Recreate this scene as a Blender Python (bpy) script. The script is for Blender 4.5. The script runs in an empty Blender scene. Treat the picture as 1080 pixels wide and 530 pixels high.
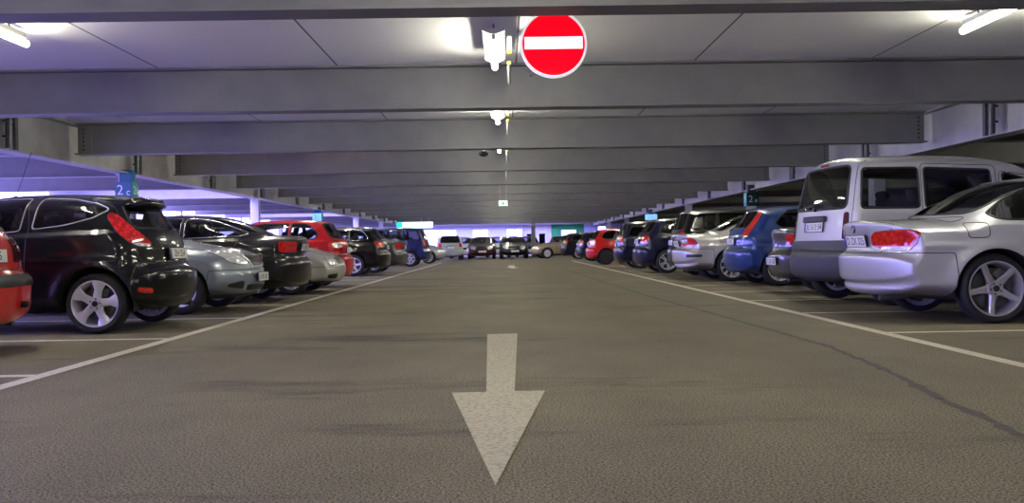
import bpy, bmesh, math, random
import numpy as np
from mathutils import Matrix, Vector
from math import pi, sin, cos, radians as rad
random.seed(7); rng = np.random.default_rng(7)
S = bpy.context.scene
COL = S.collection

# ------------------------------------------------------------------ camera
CAM_H = 0.86
cd = bpy.data.cameras.new('camera'); cam = bpy.data.objects.new('camera', cd); COL.objects.link(cam)
cd.sensor_width = 36; cd.lens = 970 / 1080 * 36; cd.clip_start = 0.05; cd.clip_end = 400
cam.matrix_world = (Matrix.Translation((0, 0, CAM_H)) @ Matrix.Rotation(-rad(.47), 4, 'Z')
                    @ Matrix.Rotation(pi/2 - rad(.41), 4, 'X') @ Matrix.Rotation(-rad(.9), 4, 'Z'))
S.camera = cam
# ------------------------------------------------------------------ sky and exposure
W = bpy.data.worlds.new('sky'); S.world = W; W.use_nodes = True
bg = W.node_tree.nodes['Background']; bg.inputs[0].default_value = (.31, .27, 1.0, 1)
# overcast sky: three times brighter overhead than at the horizon, duller ground below
_n, _l = W.node_tree.nodes, W.node_tree.links
_t = _n.new('ShaderNodeTexCoord'); _s = _n.new('ShaderNodeSeparateXYZ'); _r = _n.new('ShaderNodeMapRange')
_r.inputs[1].default_value = -.15; _r.inputs[2].default_value = 1.0; _r.inputs[3].default_value = 5.5; _r.inputs[4].default_value = 34.0
_l.new(_t.outputs['Generated'], _s.inputs[0]); _l.new(_s.outputs[2], _r.inputs[0]); _l.new(_r.outputs[0], bg.inputs[1])
LAMP = 68.0                      # strength of the fluorescent tubes
S.view_settings.view_transform = 'Standard'; S.view_settings.look = 'None'
S.view_settings.gamma = 1; S.view_settings.use_curve_mapping = False
S.view_settings.exposure = 0.36

# ------------------------------------------------------------------ materials
def mat(name, col, rough=.5, metal=0., coat=0., emit=None, es=0., spec=.5, coat_rough=.04):
    m = bpy.data.materials.new(name); m.use_nodes = True
    b = m.node_tree.nodes['Principled BSDF']
    b.inputs['Base Color'].default_value = (*col, 1); b.inputs['Roughness'].default_value = rough
    b.inputs['Metallic'].default_value = metal; b.inputs['Coat Weight'].default_value = coat
    b.inputs['Coat Roughness'].default_value = coat_rough; b.inputs['Specular IOR Level'].default_value = spec
    if emit:
        b.inputs['Emission Color'].default_value = (*emit, 1); b.inputs['Emission Strength'].default_value = es
    return m
def nodes(m): return m.node_tree.nodes, m.node_tree.links, m.node_tree.nodes['Principled BSDF']
def noise_color(m, c1, c2, scale, detail=4, bump=0., lo=.35, hi=.65):
    N, L, b = nodes(m)
    tc = N.new('ShaderNodeTexCoord'); n = N.new('ShaderNodeTexNoise'); r = N.new('ShaderNodeValToRGB')
    n.inputs['Scale'].default_value = scale; n.inputs['Detail'].default_value = detail
    r.color_ramp.elements[0].color = (*c1, 1); r.color_ramp.elements[1].color = (*c2, 1)
    r.color_ramp.elements[0].position = lo; r.color_ramp.elements[1].position = hi
    L.new(tc.outputs['Object'], n.inputs['Vector']); L.new(n.outputs['Fac'], r.inputs[0]); L.new(r.outputs[0], b.inputs['Base Color'])
    if bump:
        bp = N.new('ShaderNodeBump'); bp.inputs['Strength'].default_value = bump; bp.inputs['Distance'].default_value = .01
        L.new(n.outputs['Fac'], bp.inputs['Height']); L.new(bp.outputs[0], b.inputs['Normal'])
    return m
def paint(name, col, metal=.0, rough=.35):
    """car paint outside, dark lining on the inner side of the sheet"""
    m = mat(name, col, rough, metal, .75 if metal == 0 else 1., spec=.5 if metal > .3 else .12)
    N, L, b = nodes(m); out = N['Material Output']
    if metal > .3:
        tc = N.new('ShaderNodeTexCoord'); n = N.new('ShaderNodeTexNoise'); n.inputs['Scale'].default_value = 900
        mp = N.new('ShaderNodeMapRange'); mp.inputs[3].default_value = rough-.06; mp.inputs[4].default_value = rough+.08
        L.new(tc.outputs['Object'], n.inputs['Vector']); L.new(n.outputs['Fac'], mp.inputs[0]); L.new(mp.outputs[0], b.inputs['Roughness'])
    g = N.new('ShaderNodeNewGeometry'); d = N.new('ShaderNodeBsdfDiffuse'); d.inputs[0].default_value = (.012, .012, .014, 1)
    mx = N.new('ShaderNodeMixShader')
    L.new(g.outputs['Backfacing'], mx.inputs[0]); L.new(b.outputs[0], mx.inputs[1]); L.new(d.outputs[0], mx.inputs[2]); L.new(mx.outputs[0], out.inputs[0])
    return m
def glass(name, tint):
    m = bpy.data.materials.new(name); m.use_nodes = True; N = m.node_tree.nodes; L = m.node_tree.links
    N.remove(N['Principled BSDF'])
    t = N.new('ShaderNodeBsdfTransparent'); t.inputs[0].default_value = (*tint, 1)
    g = N.new('ShaderNodeBsdfGlossy'); g.inputs['Roughness'].default_value = .02
    f = N.new('ShaderNodeFresnel'); f.inputs[0].default_value = 1.52
    mx = N.new('ShaderNodeMixShader'); L.new(f.outputs[0], mx.inputs[0]); L.new(t.outputs[0], mx.inputs[1]); L.new(g.outputs[0], mx.inputs[2])
    L.new(mx.outputs[0], N['Material Output'].inputs[0]); return m

M = {}
M['beam'] = noise_color(mat('grey steel paint', (.17, .17, .17), .5), (.155, .155, .146), (.18, .18, .17), 3)
M['girder'] = noise_color(mat('pale steel paint', (.3, .3, .3), .5), (.27, .27, .27), (.32, .32, .32), 3)
M['column'] = mat('column paint', (.62, .62, .64), .5)
M['steel_dark'] = mat('dark steel', (.05, .05, .055), .5)
M['bolt'] = mat('bolt steel', (.03, .03, .03), .4, .6)
M['black'] = mat('black plastic', (.012, .012, .013), .45)
M['rubber'] = noise_color(mat('tyre rubber', (.012, .012, .012), .75), (.009, .009, .009), (.018, .018, .018), 40)
M['liner'] = mat('wheel well', (.006, .006, .006), .9)
M['grey_plastic'] = mat('grey plastic', (.032, .034, .045), .5)
M['chrome'] = mat('chrome', (.85, .85, .87), .12, 1)
M['alloy'] = mat('alloy silver', (.75, .75, .80), .3, .35, .3)
M['alloy_dark'] = mat('alloy grey', (.48, .47, .47), .3, .5, .3)
M['disc'] = mat('brake disc', (.12, .12, .12), .4, .8)
M['seat'] = mat('seat cloth', (.025, .025, .03), .9)
M['red_lens'] = mat('red lamp lens', (.62, .008, .008), .12, 0, 1)
M['dark_lens'] = mat('smoked red lens', (.09, .004, .012), .1, 0, 1)
M['clear_lens'] = mat('clear lamp lens', (.85, .85, .85), .1, .3, 1)
N_, L_, b_ = nodes(M['clear_lens']); v_ = N_.new('ShaderNodeTexVoronoi'); v_.inputs['Scale'].default_value = 14
t_ = N_.new('ShaderNodeTexCoord'); p_ = N_.new('ShaderNodeBump'); p_.inputs['Strength'].default_value = .8; p_.inputs['Distance'].default_value = .03
L_.new(t_.outputs['Object'], v_.inputs['Vector']); L_.new(v_.outputs['Distance'], p_.inputs['Height']); L_.new(p_.outputs[0], b_.inputs['Normal'])
N_, L_, b_ = nodes(M['red_lens']); v_ = N_.new('ShaderNodeTexVoronoi'); v_.inputs['Scale'].default_value = 22
t_ = N_.new('ShaderNodeTexCoord'); r_ = N_.new('ShaderNodeValToRGB'); r_.color_ramp.elements[0].color = (.9, .02, .012, 1); r_.color_ramp.elements[1].color = (.42, .004, .004, 1); r_.color_ramp.elements[1].position = .7
L_.new(t_.outputs['Object'], v_.inputs['Vector']); L_.new(v_.outputs['Distance'], r_.inputs[0]); L_.new(r_.outputs[0], b_.inputs['Base Color'])
M['glass'] = glass('tinted window glass', (.6, .63, .63))
M['glass_dark'] = glass('privacy glass', (.13, .14, .14))
M['plate'] = mat('plate white', (.75, .75, .73), .4)
M['ink'] = mat('plate ink', (.01, .01, .012), .5)
M['euro'] = mat('plate blue', (.01, .04, .35), .4)
M['white_paint'] = None
M['tube'] = mat('lit tube', (1, 1, 1), .5, emit=(1.0, .97, .78), es=LAMP)
M['lamp_white'] = mat('lamp housing white', (.5, .5, .48), .5)
M['yellow'] = mat('yellow tag', (.35, .28, .03), .5)
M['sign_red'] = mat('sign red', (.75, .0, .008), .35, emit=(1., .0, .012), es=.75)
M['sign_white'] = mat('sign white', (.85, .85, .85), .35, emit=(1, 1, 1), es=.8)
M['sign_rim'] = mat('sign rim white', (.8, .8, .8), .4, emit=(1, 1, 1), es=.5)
M['teal'] = mat('teal sign', (.0, .11, .2), .4)
M['teal_pale'] = mat('sea green sign', (.05, .30, .26), .4)
M['green_dark'] = mat('dark green sign', (.004, .05, .035), .4)
M['ink_white'] = mat('sign lettering', (.75, .78, .8), .4)
M['exit'] = mat('exit sign face', (.6, .9, .75), .4, emit=(.55, 1, .75), es=.8)
M['exit_ink'] = mat('exit sign green', (.0, .12, .05), .5)
M['lit_sign'] = mat('lit sign face', (.7, .9, .9), .4, emit=(.75, 1, .97), es=2.0)
M['lit_teal'] = mat('lit sign teal', (.0, .5, .55), .4, emit=(.0, .6, .75), es=1.2)
M['sign_blue'] = mat('lit blue sign', (.05, .3, .8), .4, emit=(.25, .55, 1), es=.9)
M['wall'] = noise_color(mat('concrete', (.4, .4, .42), .9), (.40, .40, .42), (.5, .5, .52), 1.2)
M['wall_green'] = mat('green wall paint', (.015, .26, .06), .7)
M['wall_pale'] = mat('pale blue wall paint', (.45, .5, .6), .7)

# asphalt floor
def asphalt():
    m = mat('asphalt', (.1, .1, .1), .7, spec=.16); N, L, b = nodes(m)
    tc = N.new('ShaderNodeTexCoord')
    def noise(scale, detail, rough=.6, stretch=None):
        n = N.new('ShaderNodeTexNoise'); n.inputs['Scale'].default_value = scale; n.inputs['Detail'].default_value = detail; n.inputs['Roughness'].default_value = rough
        if stretch:
            mp = N.new('ShaderNodeMapping'); mp.inputs['Scale'].default_value = stretch; L.new(tc.outputs['Object'], mp.inputs[0]); L.new(mp.outputs[0], n.inputs['Vector'])
        else: L.new(tc.outputs['Object'], n.inputs['Vector'])
        return n
    def ramp(src, a, ca, c, cc):
        r = N.new('ShaderNodeValToRGB'); r.color_ramp.elements[0].position = a; r.color_ramp.elements[0].color = (*ca, 1)
        r.color_ramp.elements[1].position = c; r.color_ramp.elements[1].color = (*cc, 1); L.new(src, r.inputs[0]); return r
    def mul(a, c, f=1.):
        x = N.new('ShaderNodeMix'); x.data_type = 'RGBA'; x.blend_type = 'MULTIPLY'; x.inputs[0].default_value = f
        L.new(a, x.inputs[6]); L.new(c, x.inputs[7]); return x.outputs[2]
    fine = noise(95, 2, .8); mid = noise(1.1, 5, .65, (1, .55, 1)); big = noise(.25, 3)
    stain = noise(.9, 6, .7, (.28, 1.1, 1))
    c0 = ramp(fine.outputs['Fac'], .36, (.018, .015, .008), .66, (.345, .305, .20))
    c1 = mul(c0.outputs[0], ramp(mid.outputs['Fac'], .3, (.72, .72, .74), .62, (1, 1, 1)).outputs[0])
    c2 = mul(c1, ramp(stain.outputs['Fac'], .32, (.42, .42, .45), .45, (1, 1, 1)).outputs[0], 1.)
    c3 = mul(c2, ramp(big.outputs['Fac'], .35, (.85, .86, .9), .6, (1, 1, 1)).outputs[0])
    L.new(c3, b.inputs['Base Color'])
    bp = N.new('ShaderNodeBump'); bp.inputs['Strength'].default_value = .3; bp.inputs['Distance'].default_value = .002
    L.new(fine.outputs['Fac'], bp.inputs['Height']); L.new(bp.outputs[0], b.inputs['Normal'])
    return m
M['asphalt'] = asphalt()
M['white_paint'] = noise_color(mat('worn white road paint', (.5, .47, .4), .7, spec=.12), (.36, .33, .25), (.60, .56, .44), 38, 5, .2, .3, .5)
M['arrow_paint'] = noise_color(mat('worn arrow paint', (.4, .37, .3), .75, spec=.1), (.27, .245, .17), (.46, .43, .31), 45, 5, .2, .3, .55)
M['tar'] = noise_color(mat('tar seam', (.03, .03, .03), .7), (.012, .011, .010), (.045, .042, .037), 14)
def ceiling_mat():
    m = mat('white ceiling slabs', (.62, .62, .62), .75); N, L, b = nodes(m)
    tc = N.new('ShaderNodeTexCoord'); sx = N.new('ShaderNodeSeparateXYZ'); L.new(tc.outputs['Object'], sx.inputs[0])
    a = N.new('ShaderNodeMath'); a.operation = 'ADD'; a.inputs[1].default_value = 238.5; L.new(sx.outputs[0], a.inputs[0])
    d = N.new('ShaderNodeMath'); d.operation = 'MODULO'; d.inputs[1].default_value = 2.34; L.new(a.outputs[0], d.inputs[0])
    g = N.new('ShaderNodeMath'); g.operation = 'LESS_THAN'; g.inputs[1].default_value = .022; L.new(d.outputs[0], g.inputs[0])
    n = N.new('ShaderNodeTexNoise'); n.inputs['Scale'].default_value = .8; n.inputs['Detail'].default_value = 5; L.new(tc.outputs['Object'], n.inputs['Vector'])
    r = N.new('ShaderNodeValToRGB'); r.color_ramp.elements[0].color = (.70, .70, .70, 1); r.color_ramp.elements[1].color = (.82, .82, .82, 1); L.new(n.outputs['Fac'], r.inputs[0])
    x = N.new('ShaderNodeMix'); x.data_type = 'RGBA'; L.new(g.outputs[0], x.inputs[0]); L.new(r.outputs[0], x.inputs[6]); x.inputs[7].default_value = (.10, .10, .10, 1)
    L.new(x.outputs[2], b.inputs['Base Color']); return m
M['ceiling'] = ceiling_mat()

# ------------------------------------------------------------------ object helpers
def link(o, parent=None, loc=None):
    COL.objects.link(o)
    if parent: o.parent = parent
    if loc: o.location = loc
    return o
def tag(o, label=None, cat=None, group=None, kind=None):
    for k, v in (('label', label), ('category', cat), ('group', group), ('kind', kind)):
        if v: o[k] = v
    return o
def empty(name, loc=(0, 0, 0), rz=0):
    o = bpy.data.objects.new(name, None); o.empty_display_size = .2; COL.objects.link(o); o.location = loc; o.rotation_euler[2] = rz; return o
def mesh_obj(name, V, F, mats, parent=None, mi=None, smooth=False, normals=None):
    me = bpy.data.meshes.new(name); me.from_pydata([tuple(map(float, v)) for v in V], [], [tuple(map(int, f)) for f in F])
    for m in (mats if isinstance(mats, (list, tuple)) else [mats]): me.materials.append(m)
    if mi is not None: me.polygons.foreach_set('material_index', np.asarray(mi, dtype=np.int32))
    if smooth: me.polygons.foreach_set('use_smooth', [True]*len(me.polygons))
    me.update()
    if normals is not None: me.normals_split_custom_set_from_vertices([tuple(map(float, n)) for n in normals])
    return link(bpy.data.objects.new(name, me), parent)
class MB:
    """collects shapes of one part into one mesh"""
    def __init__(s): s.bm = bmesh.new(); s.mi = 0
    def _m(s, fs):
        for f in fs: f.material_index = s.mi
    def box(s, c, size, bevel=0, rot=None, seg=2):
        r = bmesh.ops.create_cube(s.bm, size=1); vs = r['verts']
        mt = Matrix.Translation(c) @ (rot.to_4x4() if rot else Matrix()) @ Matrix.Diagonal((*size, 1))
        bmesh.ops.transform(s.bm, matrix=mt, verts=vs)
        fs = {f for v in vs for f in v.link_faces}; s._m(fs)
        if bevel:
            es = list({e for v in vs for e in v.link_edges})
            bmesh.ops.bevel(s.bm, geom=es, offset=bevel, segments=seg, profile=.5, affect='EDGES')
        return s
    def cyl(s, a, b, r, n=12, r2=None):
        a, b = Vector(a), Vector(b); d = b-a
        res = bmesh.ops.create_cone(s.bm, cap_ends=True, segments=n, radius1=r, radius2=r if r2 is None else r2, depth=d.length)
        bmesh.ops.transform(s.bm, matrix=Matrix.Translation((a+b)/2) @ d.to_track_quat('Z', 'Y').to_matrix().to_4x4(), verts=res['verts'])
        s._m({f for v in res['verts'] for f in v.link_faces}); return s
    def ball(s, c, size, n=12):
        res = bmesh.ops.create_uvsphere(s.bm, u_segments=n, v_segments=max(6, n//2), radius=1)
        bmesh.ops.transform(s.bm, matrix=Matrix.Translation(c) @ Matrix.Diagonal((*size, 1)), verts=res['verts'])
        s._m({f for v in res['verts'] for f in v.link_faces}); return s
    def prism(s, poly, axis, a, b, bevel=0):
        """extrude a 2D polygon along axis: 'x' -> (y,z), 'y' -> (x,z), 'z' -> (x,y)"""
        def P(p, t): return {'x': (t, p[0], p[1]), 'y': (p[0], t, p[1]), 'z': (p[0], p[1], t)}[axis]
        v0 = [s.bm.verts.new(P(p, a)) for p in poly]; v1 = [s.bm.verts.new(P(p, b)) for p in poly]; n = len(poly)
        fs = [s.bm.faces.new(v0[::-1]), s.bm.faces.new(v1)] + [s.bm.faces.new((v0[i], v0[(i+1) % n], v1[(i+1) % n], v1[i])) for i in range(n)]
        bmesh.ops.recalc_face_normals(s.bm, faces=fs); s._m(fs)
        if bevel: bmesh.ops.bevel(s.bm, geom=list({e for f in fs for e in f.edges}), offset=bevel, segments=2, profile=.5, affect='EDGES')
        return s
    def lathe(s, prof, n=32, closed=False):
        """revolve (r, y) about the y axis"""
        rings = []
        for r, y in prof: rings.append([s.bm.verts.new((r*cos(2*pi*k/n), y, r*sin(2*pi*k/n))) for k in range(n)])
        fs = []
        for a in range(len(prof)-(0 if closed else 1)):
            A, B = rings[a], rings[(a+1) % len(prof)]
            for k in range(n): fs.append(s.bm.faces.new((A[k], A[(k+1) % n], B[(k+1) % n], B[k])))
        bmesh.ops.recalc_face_normals(s.bm, faces=fs); s._m(fs); return s
    def build(s, name, mats, parent=None, smooth=None, loc=None):
        me = bpy.data.meshes.new(name); s.bm.normal_update()
        if smooth is not None:
            for f in s.bm.faces: f.smooth = True
            for e in s.bm.edges:
                if len(e.link_faces) == 2 and e.calc_face_angle(0) > rad(smooth): e.smooth = False
        s.bm.to_mesh(me); s.bm.free()
        for m in (mats if isinstance(mats, (list, tuple)) else [mats]): me.materials.append(m)
        return link(bpy.data.objects.new(name, me), parent, loc)
def text(name, body, size, m, parent, matrix, extrude=.0008):
    c = bpy.data.curves.new(name, 'FONT'); c.body = body; c.size = size; c.align_x = 'CENTER'; c.align_y = 'CENTER'; c.extrude = extrude
    tmp = bpy.data.objects.new(name, c); me = bpy.data.meshes.new_from_object(tmp); bpy.data.objects.remove(tmp)
    me.name = name; me.materials.clear(); me.materials.append(m)
    o = link(bpy.data.objects.new(name, me), parent); o.matrix_local = matrix; return o

# ------------------------------------------------------------------ the building
ORD = ['first', 'second', 'third', 'fourth', 'fifth', 'sixth', 'seventh', 'eighth', 'ninth', 'tenth', 'eleventh', 'twelfth', 'thirteenth', 'fourteenth', 'fifteenth', 'sixteenth', 'seventeenth', 'eighteenth']
B0, BS, ZB, ZC, XG = 7.12, 5.08, 2.66, 3.24, 8.08
Y0, Y1, XL, XR = -13.0, 84.0, -16.0, 24.0
def struct(o, label, cat): return tag(o, label, cat, kind='structure')
XN, YN = -11.0, 13.6  # unseen near-left deck edge, set in to throw daylight on the left beams
fl = MB(); fl.prism([(XN-.25, Y0-.25), (XR+.25, Y0-.25), (XR+.25, Y1+.3), (XL-.25, Y1+.3), (XL-.25, YN), (XN-.25, YN)], 'z', -.3, 0)
struct(fl.build('floor', M['asphalt']), 'brown grey asphalt floor of the parking deck with worn stains', 'floor')
# ceiling deck with two open light wells on the left
cb = MB()
def slab(x0, x1, y0, y1): cb.box(((x0+x1)/2, (y0+y1)/2, ZC+.12), (x1-x0, y1-y0, .24))
WELLS = [(B0+4*BS+.3, B0+5*BS-.3), (B0+8*BS+.3, B0+9*BS-.3)]
slab(-8.3, XR+.5, Y0, 78.8); slab(6.5, XR+.5, 78.8, Y1+.5); slab(-8.3, 6.5, 82.2, Y1+.5)  # unseen roof slot left at the far end, added to brighten the far walls
slab(XL, -14.5, YN, Y1+.5)
slab(XN, -8.3, Y0, YN)
ys = [YN] + [v for w in WELLS for v in w] + [Y1+.5]
for a in range(0, len(ys), 2): slab(-14.5, -8.3, ys[a], ys[a+1])
struct(cb.build('ceiling', M['ceiling']), 'white ceiling slabs with dark joints above the grey beams', 'ceiling')

def ibeam(mb, axis, a, b, c, z0, z1, fw=.30, ft=.025, wt=.02):
    """I-section along axis between a and b, centred on c, between heights z0 and z1"""
    h = [(c-fw/2, z0), (c+fw/2, z0), (c+fw/2, z0+ft), (c+wt/2, z0+ft), (c+wt/2, z1-ft), (c+fw/2, z1-ft), (c+fw/2, z1), (c-fw/2, z1), (c-fw/2, z1-ft), (c-wt/2, z1-ft), (c-wt/2, z0+ft), (c-fw/2, z0+ft)]
    return mb.prism(h, axis, a, b)
beam_mesh = None
for k in range(-4, 16):
    y = B0 + k*BS
    if beam_mesh is None:
        mb = MB(); ibeam(mb, 'x', -XG+.14, XG-.14, 0, ZB, ZC)
        for sx in (-1, 1):
            mb.mi = 1
            for q in range(6): mb.cyl((sx*(XG-.26), -.005, ZB+.1+q*.075), (sx*(XG-.26), -.045, ZB+.1+q*.075), .018, 6)
            mb.mi = 0; mb.box((sx*(XG-.3), -.018, (ZB+ZC)/2), (.2, .016, ZC-ZB-.06))
        o = mb.build('ceiling_beam', [M['beam'], M['bolt']]); beam_mesh = o
    else: o = beam_mesh.copy(); COL.objects.link(o)
    o.location = (0, y, 0)
    lab = 'grey steel ceiling beam just behind the camera' if k < 0 else f'grey steel ceiling beam across the aisle, {ORD[k]} counted from the viewer'
    if k < -1: lab = f'grey steel ceiling beam behind the camera, {ORD[-k-1]} back'
    tag(o, lab, 'beam', 'cross beams over the aisle', 'structure')
    for sx, nm in ((-1, 'left'), (1, 'right')):
        if nm == 'right' and k % 1: continue
        mb = MB(); a, b = (XL if y > YN else XN, -XG-.14) if sx < 0 else (XG+.14, XR)
        ibeam(mb, 'x', a, b, y, ZB, ZC)
        tag(mb.build('ceiling_beam', M['beam']), f'steel beam beyond the {nm} girder, in line with the {"rear" if k < 0 else ORD[k]} aisle beam' + (f' {-k} back' if k < 0 else ''), 'beam', f'beams of the {nm} neighbouring bay', 'structure')
for sx, nm in ((-1, 'left'), (1, 'right')):
    tag(ibeam(MB(), 'y', Y0, Y1, sx*XG, 2.50, ZC, .32, .03).build('girder', M['girder']), f'long pale steel girder running away above the {nm} row of cars', 'girder', None, 'structure')
    # columns under the girder and the drain pipes hanging in front of its web
    for k in range(-3, 8):
        yc = 19.84 + k*2*BS
        mb = MB(); hw = .13
        mb.prism([(sx*XG-hw, yc-hw), (sx*XG+hw, yc-hw), (sx*XG+hw, yc-hw+.02), (sx*XG+.01, yc-hw+.02), (sx*XG+.01, yc+hw-.02), (sx*XG+hw, yc+hw-.02), (sx*XG+hw, yc+hw), (sx*XG-hw, yc+hw), (sx*XG-hw, yc+hw-.02), (sx*XG-.01, yc+hw-.02), (sx*XG-.01, yc-hw+.02), (sx*XG-hw, yc-hw+.02)], 'z', 0, 2.5)
        mb.box((sx*XG, yc, .01), (.42, .42, .02)); mb.box((sx*XG, yc, 2.49), (.36, .36, .02))
        if yc > -10 and yc < 75:
            tag(mb.build('pillar', M['column']), f'steel column under the {nm} girder, ' + (f'{ORD[k]} one ahead of the viewer' if k >= 0 else f'{ORD[-k-1]} one behind the viewer'), 'pillar', f'columns of the {nm} girder', 'structure')
    for k in range(0, 12):
        yc = 14.76 + k*BS; xx = sx*(XG-.24)
        mb = MB()
        mb.cyl((xx, yc-.07, 2.52), (xx, yc-.07, ZC), .055, 10); mb.box((xx, yc+.12, 2.87), (.05, .09, .72)); mb.mi = 1
        mb.box((xx+.02*sx, yc, 2.95), (.06, .36, .03)); mb.box((xx+.02*sx, yc, 2.7), (.06, .36, .03))
        tag(mb.build('drain_pipe', [M['steel_dark'], M['bolt']]), f'dark drain pipe with clamps on the {nm} girder behind the {ORD[k+1]} beam', 'pipe', f'drain pipes on the {nm} girder')
# walls
def wallbox(name, x0, x1, y0, y1, z0, z1, m, label):
    return struct(MB().box(((x0+x1)/2, (y0+y1)/2, (z0+z1)/2), (x1-x0, y1-y0, z1-z0)).build(name, m), label, 'wall')
wallbox('wall_rear', XL, XR, Y0-.2, Y0, 0, ZC, M['wall'], 'plain concrete wall behind the viewer')
wallbox('wall_right', XR, XR+.2, Y0, Y1, 0, ZC, M['wall'], 'concrete wall beyond the neighbouring bay on the right')
wallbox('wall_left', XL-.2, XL, YN, Y1, 0, .25, M['wall'], 'low concrete kerb open to the daylight on the left')
mb = MB()
for z in (.5, .75, 1.0): mb.cyl((XL-.1, YN, z), (XL-.1, Y1, z), .025, 8)
for k in range(28): mb.cyl((XL-.1, YN+.5+k*2.45, .2), (XL-.1, YN+.5+k*2.45, 1.0), .025, 8)
tag(mb.build('railing', M['column']), 'pale steel railing along the open left side of the deck', 'railing')
for k in range(10):
    y = YN+1+k*2*BS
    if y < Y1: tag(MB().box((XL+.15, y, ZC/2), (.25, .25, ZC)).build('pillar', M['column']), f'steel column on the open left side, {ORD[k]} one along the railing', 'pillar', 'columns of the open left side', 'structure')
# far end: parapet, wall pieces, green wall, stair lobby
def far_wall(name, x0, x1, z0, z1, m, label): return wallbox(name, x0, x1, Y1, Y1+.25, z0, z1, m, label)
far_wall('wall_far', -16, -11.2, 0, .6, M['wall'], 'low parapet at the far end left of the opening')
far_wall('wall_far_header', -16, -4.4, 2.3, ZC, M['wall_pale'], 'pale header beam over the bright opening at the far end')
far_wall('wall_far_parapet', -11.2, -4.4, 0, .9, M['wall'], 'low parapet below the bright opening at the far end')
far_wall('wall_far_pier', -4.4, -2.9, 0, ZC, M['wall_pale'], 'pale pier at the far end beside the bright opening')
far_wall('wall_far_sill', -2.9, 1.7, 0, 1.0, M['wall_pale'], 'pale wall under the two bright far windows')
far_wall('wall_far_lintel', -2.9, 1.7, 2.35, ZC, M['wall_pale'], 'pale lintel over the two bright far windows')
far_wall('wall_far_mullion', -1.4, .15, 1.0, 2.35, M['wall_pale'], 'pale pier between the two bright far windows')
far_wall('wall_far_lobby', 1.7, 4.3, 0, ZC, M['wall'], 'concrete lobby wall with two doors beside the green wall')
far_wall('wall_far_green', 4.3, 7.3, 0, ZC, M['wall_green'], 'bright green painted wall at the far end')
far_wall('wall_far_blue', 7.3, 8.6, 0, ZC, M['wall_pale'], 'pale blue wall right of the green wall')
far_wall('wall_far_blue', 9.3, 24, 0, ZC, M['wall_pale'], 'pale blue wall right of the narrow bright opening')
far_wall('wall_far_sill', 8.6, 9.3, 0, 1.0, M['wall_pale'], 'sill under the narrow bright opening in the blue wall')
far_wall('wall_far_lintel', 8.6, 9.3, 2.4, ZC, M['wall_pale'], 'lintel over the narrow bright opening in the blue wall')
for k, x in enumerate((2.35, 3.45)):
    d = MB().box((x, Y1-.03, 1.05), (.95, .06, 2.1)).build(f'door_{k+1}', M['wall_pale']); struct(d, f'grey lobby door at the far end, {("left", "right")[k]} of the pair', 'door')
    MB().box((x, Y1-.075, 1.35), (.55, .03, 1.0), .01).build('door_glass', M['glass_dark'], d)
    MB().cyl((x+.38, Y1-.1, 1.0), (x+.38, Y1-.1, 1.15), .015, 8).build('door_handle', M['chrome'], d)
for k, (x0, x1) in enumerate(((-2.9, -1.4), (.15, 1.7))):
    mb = MB()
    for a in (x0+.04, x1-.04, (x0+x1)/2): mb.box((a, Y1+.1, 1.675), (.08, .1, 1.35))
    for z in (1.04, 2.31): mb.box(((x0+x1)/2, Y1+.1, z), (x1-x0, .1, .08))
    struct(mb.build(f'window_{k+1}', M['column']), f'bright daylight window at the far end, {("left", "right")[k]} of the two', 'window')
# stanchion carrying the far beams, in the aisle end
mb = MB(); mb.box((1.97, 62.2, 1.35), (.28, .28, 2.7)); mb.box((1.97, 62.2, .02), (.5, .5, .04)); mb.box((1.97, 62.2, 2.4), (.4, .4, .2), .02)
tag(mb.build('pillar', M['beam']), 'grey column at the far end of the aisle behind the gold sedan', 'pillar', None, 'structure')

# ------------------------------------------------------------------ markings on the floor
def flat(name, polys, m, z=.004):
    V, F = [], []
    for p in polys:
        n = len(V); V += [(x, y, z) for x, y in p]; F.append(list(range(n, n+len(p))))
    return mesh_obj(name, V, F, m)
def strip(x0, x1, y0, y1): return [(x0, y0), (x1, y0), (x1, y1), (x0, y1)]
tag(flat('floor_arrow', [[(-.045, 3.27), (.225, 5.38), (.047, 5.38), (.112, 8.88), (-.178, 8.86), (-.119, 5.37), (-.32, 5.36)]], M['arrow_paint'], .005),
    'white arrow painted on the asphalt in the middle of the aisle, pointing at the viewer', 'floor arrow')
tag(flat('floor_arrow', [[(.30, 33.2), (.55, 35.4), (.38, 35.4), (.42, 38.5), (.14, 38.5), (.18, 35.4), (.02, 35.4)]], M['white_paint'], .005),
    'small distant white patch of a painted arrow far down the aisle', 'floor arrow')
tag(flat('aisle_line', [strip(-3.29, -3.17, Y0, 47)], M['white_paint']), 'long white line edging the left parking bays', 'floor line')
tag(flat('aisle_line', [strip(3.39, 3.51, Y0, 47)], M['white_paint']), 'long white line edging the right parking bays', 'floor line')
for sx, nm, xa, off in ((-1, 'left', -3.29, 6.43), (1, 'right', 3.51, 8.40)):
    for k in range(-3, 17):
        y = off + k*2.53 if sx < 0 else off + k*2.42
        if y > 47: continue
        where = f'{ORD[k]} one ahead of the viewer' if k >= 0 else f'{ORD[-k-1]} one behind the first'
        tag(flat('bay_line', [strip(min(xa, sx*8.0), max(xa, sx*8.0), y-.055, y+.055)], M['white_paint'], .003), f'white line between two parking bays on the {nm}, {where}', 'floor line', f'bay lines on the {nm}')
crack = [(2.05, 33), (2.28, 17.5), (2.42, 13.2), (2.52, 10.6), (2.56, 9.1), (2.60, 7.4), (2.5, 6.1), (2.38, 5.25), (2.30, 4.75), (2.28, 4.35), (2.18, 3.75), (2.10, 3.2), (1.95, 2.2)]
V, F = [], []
pts = []
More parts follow.
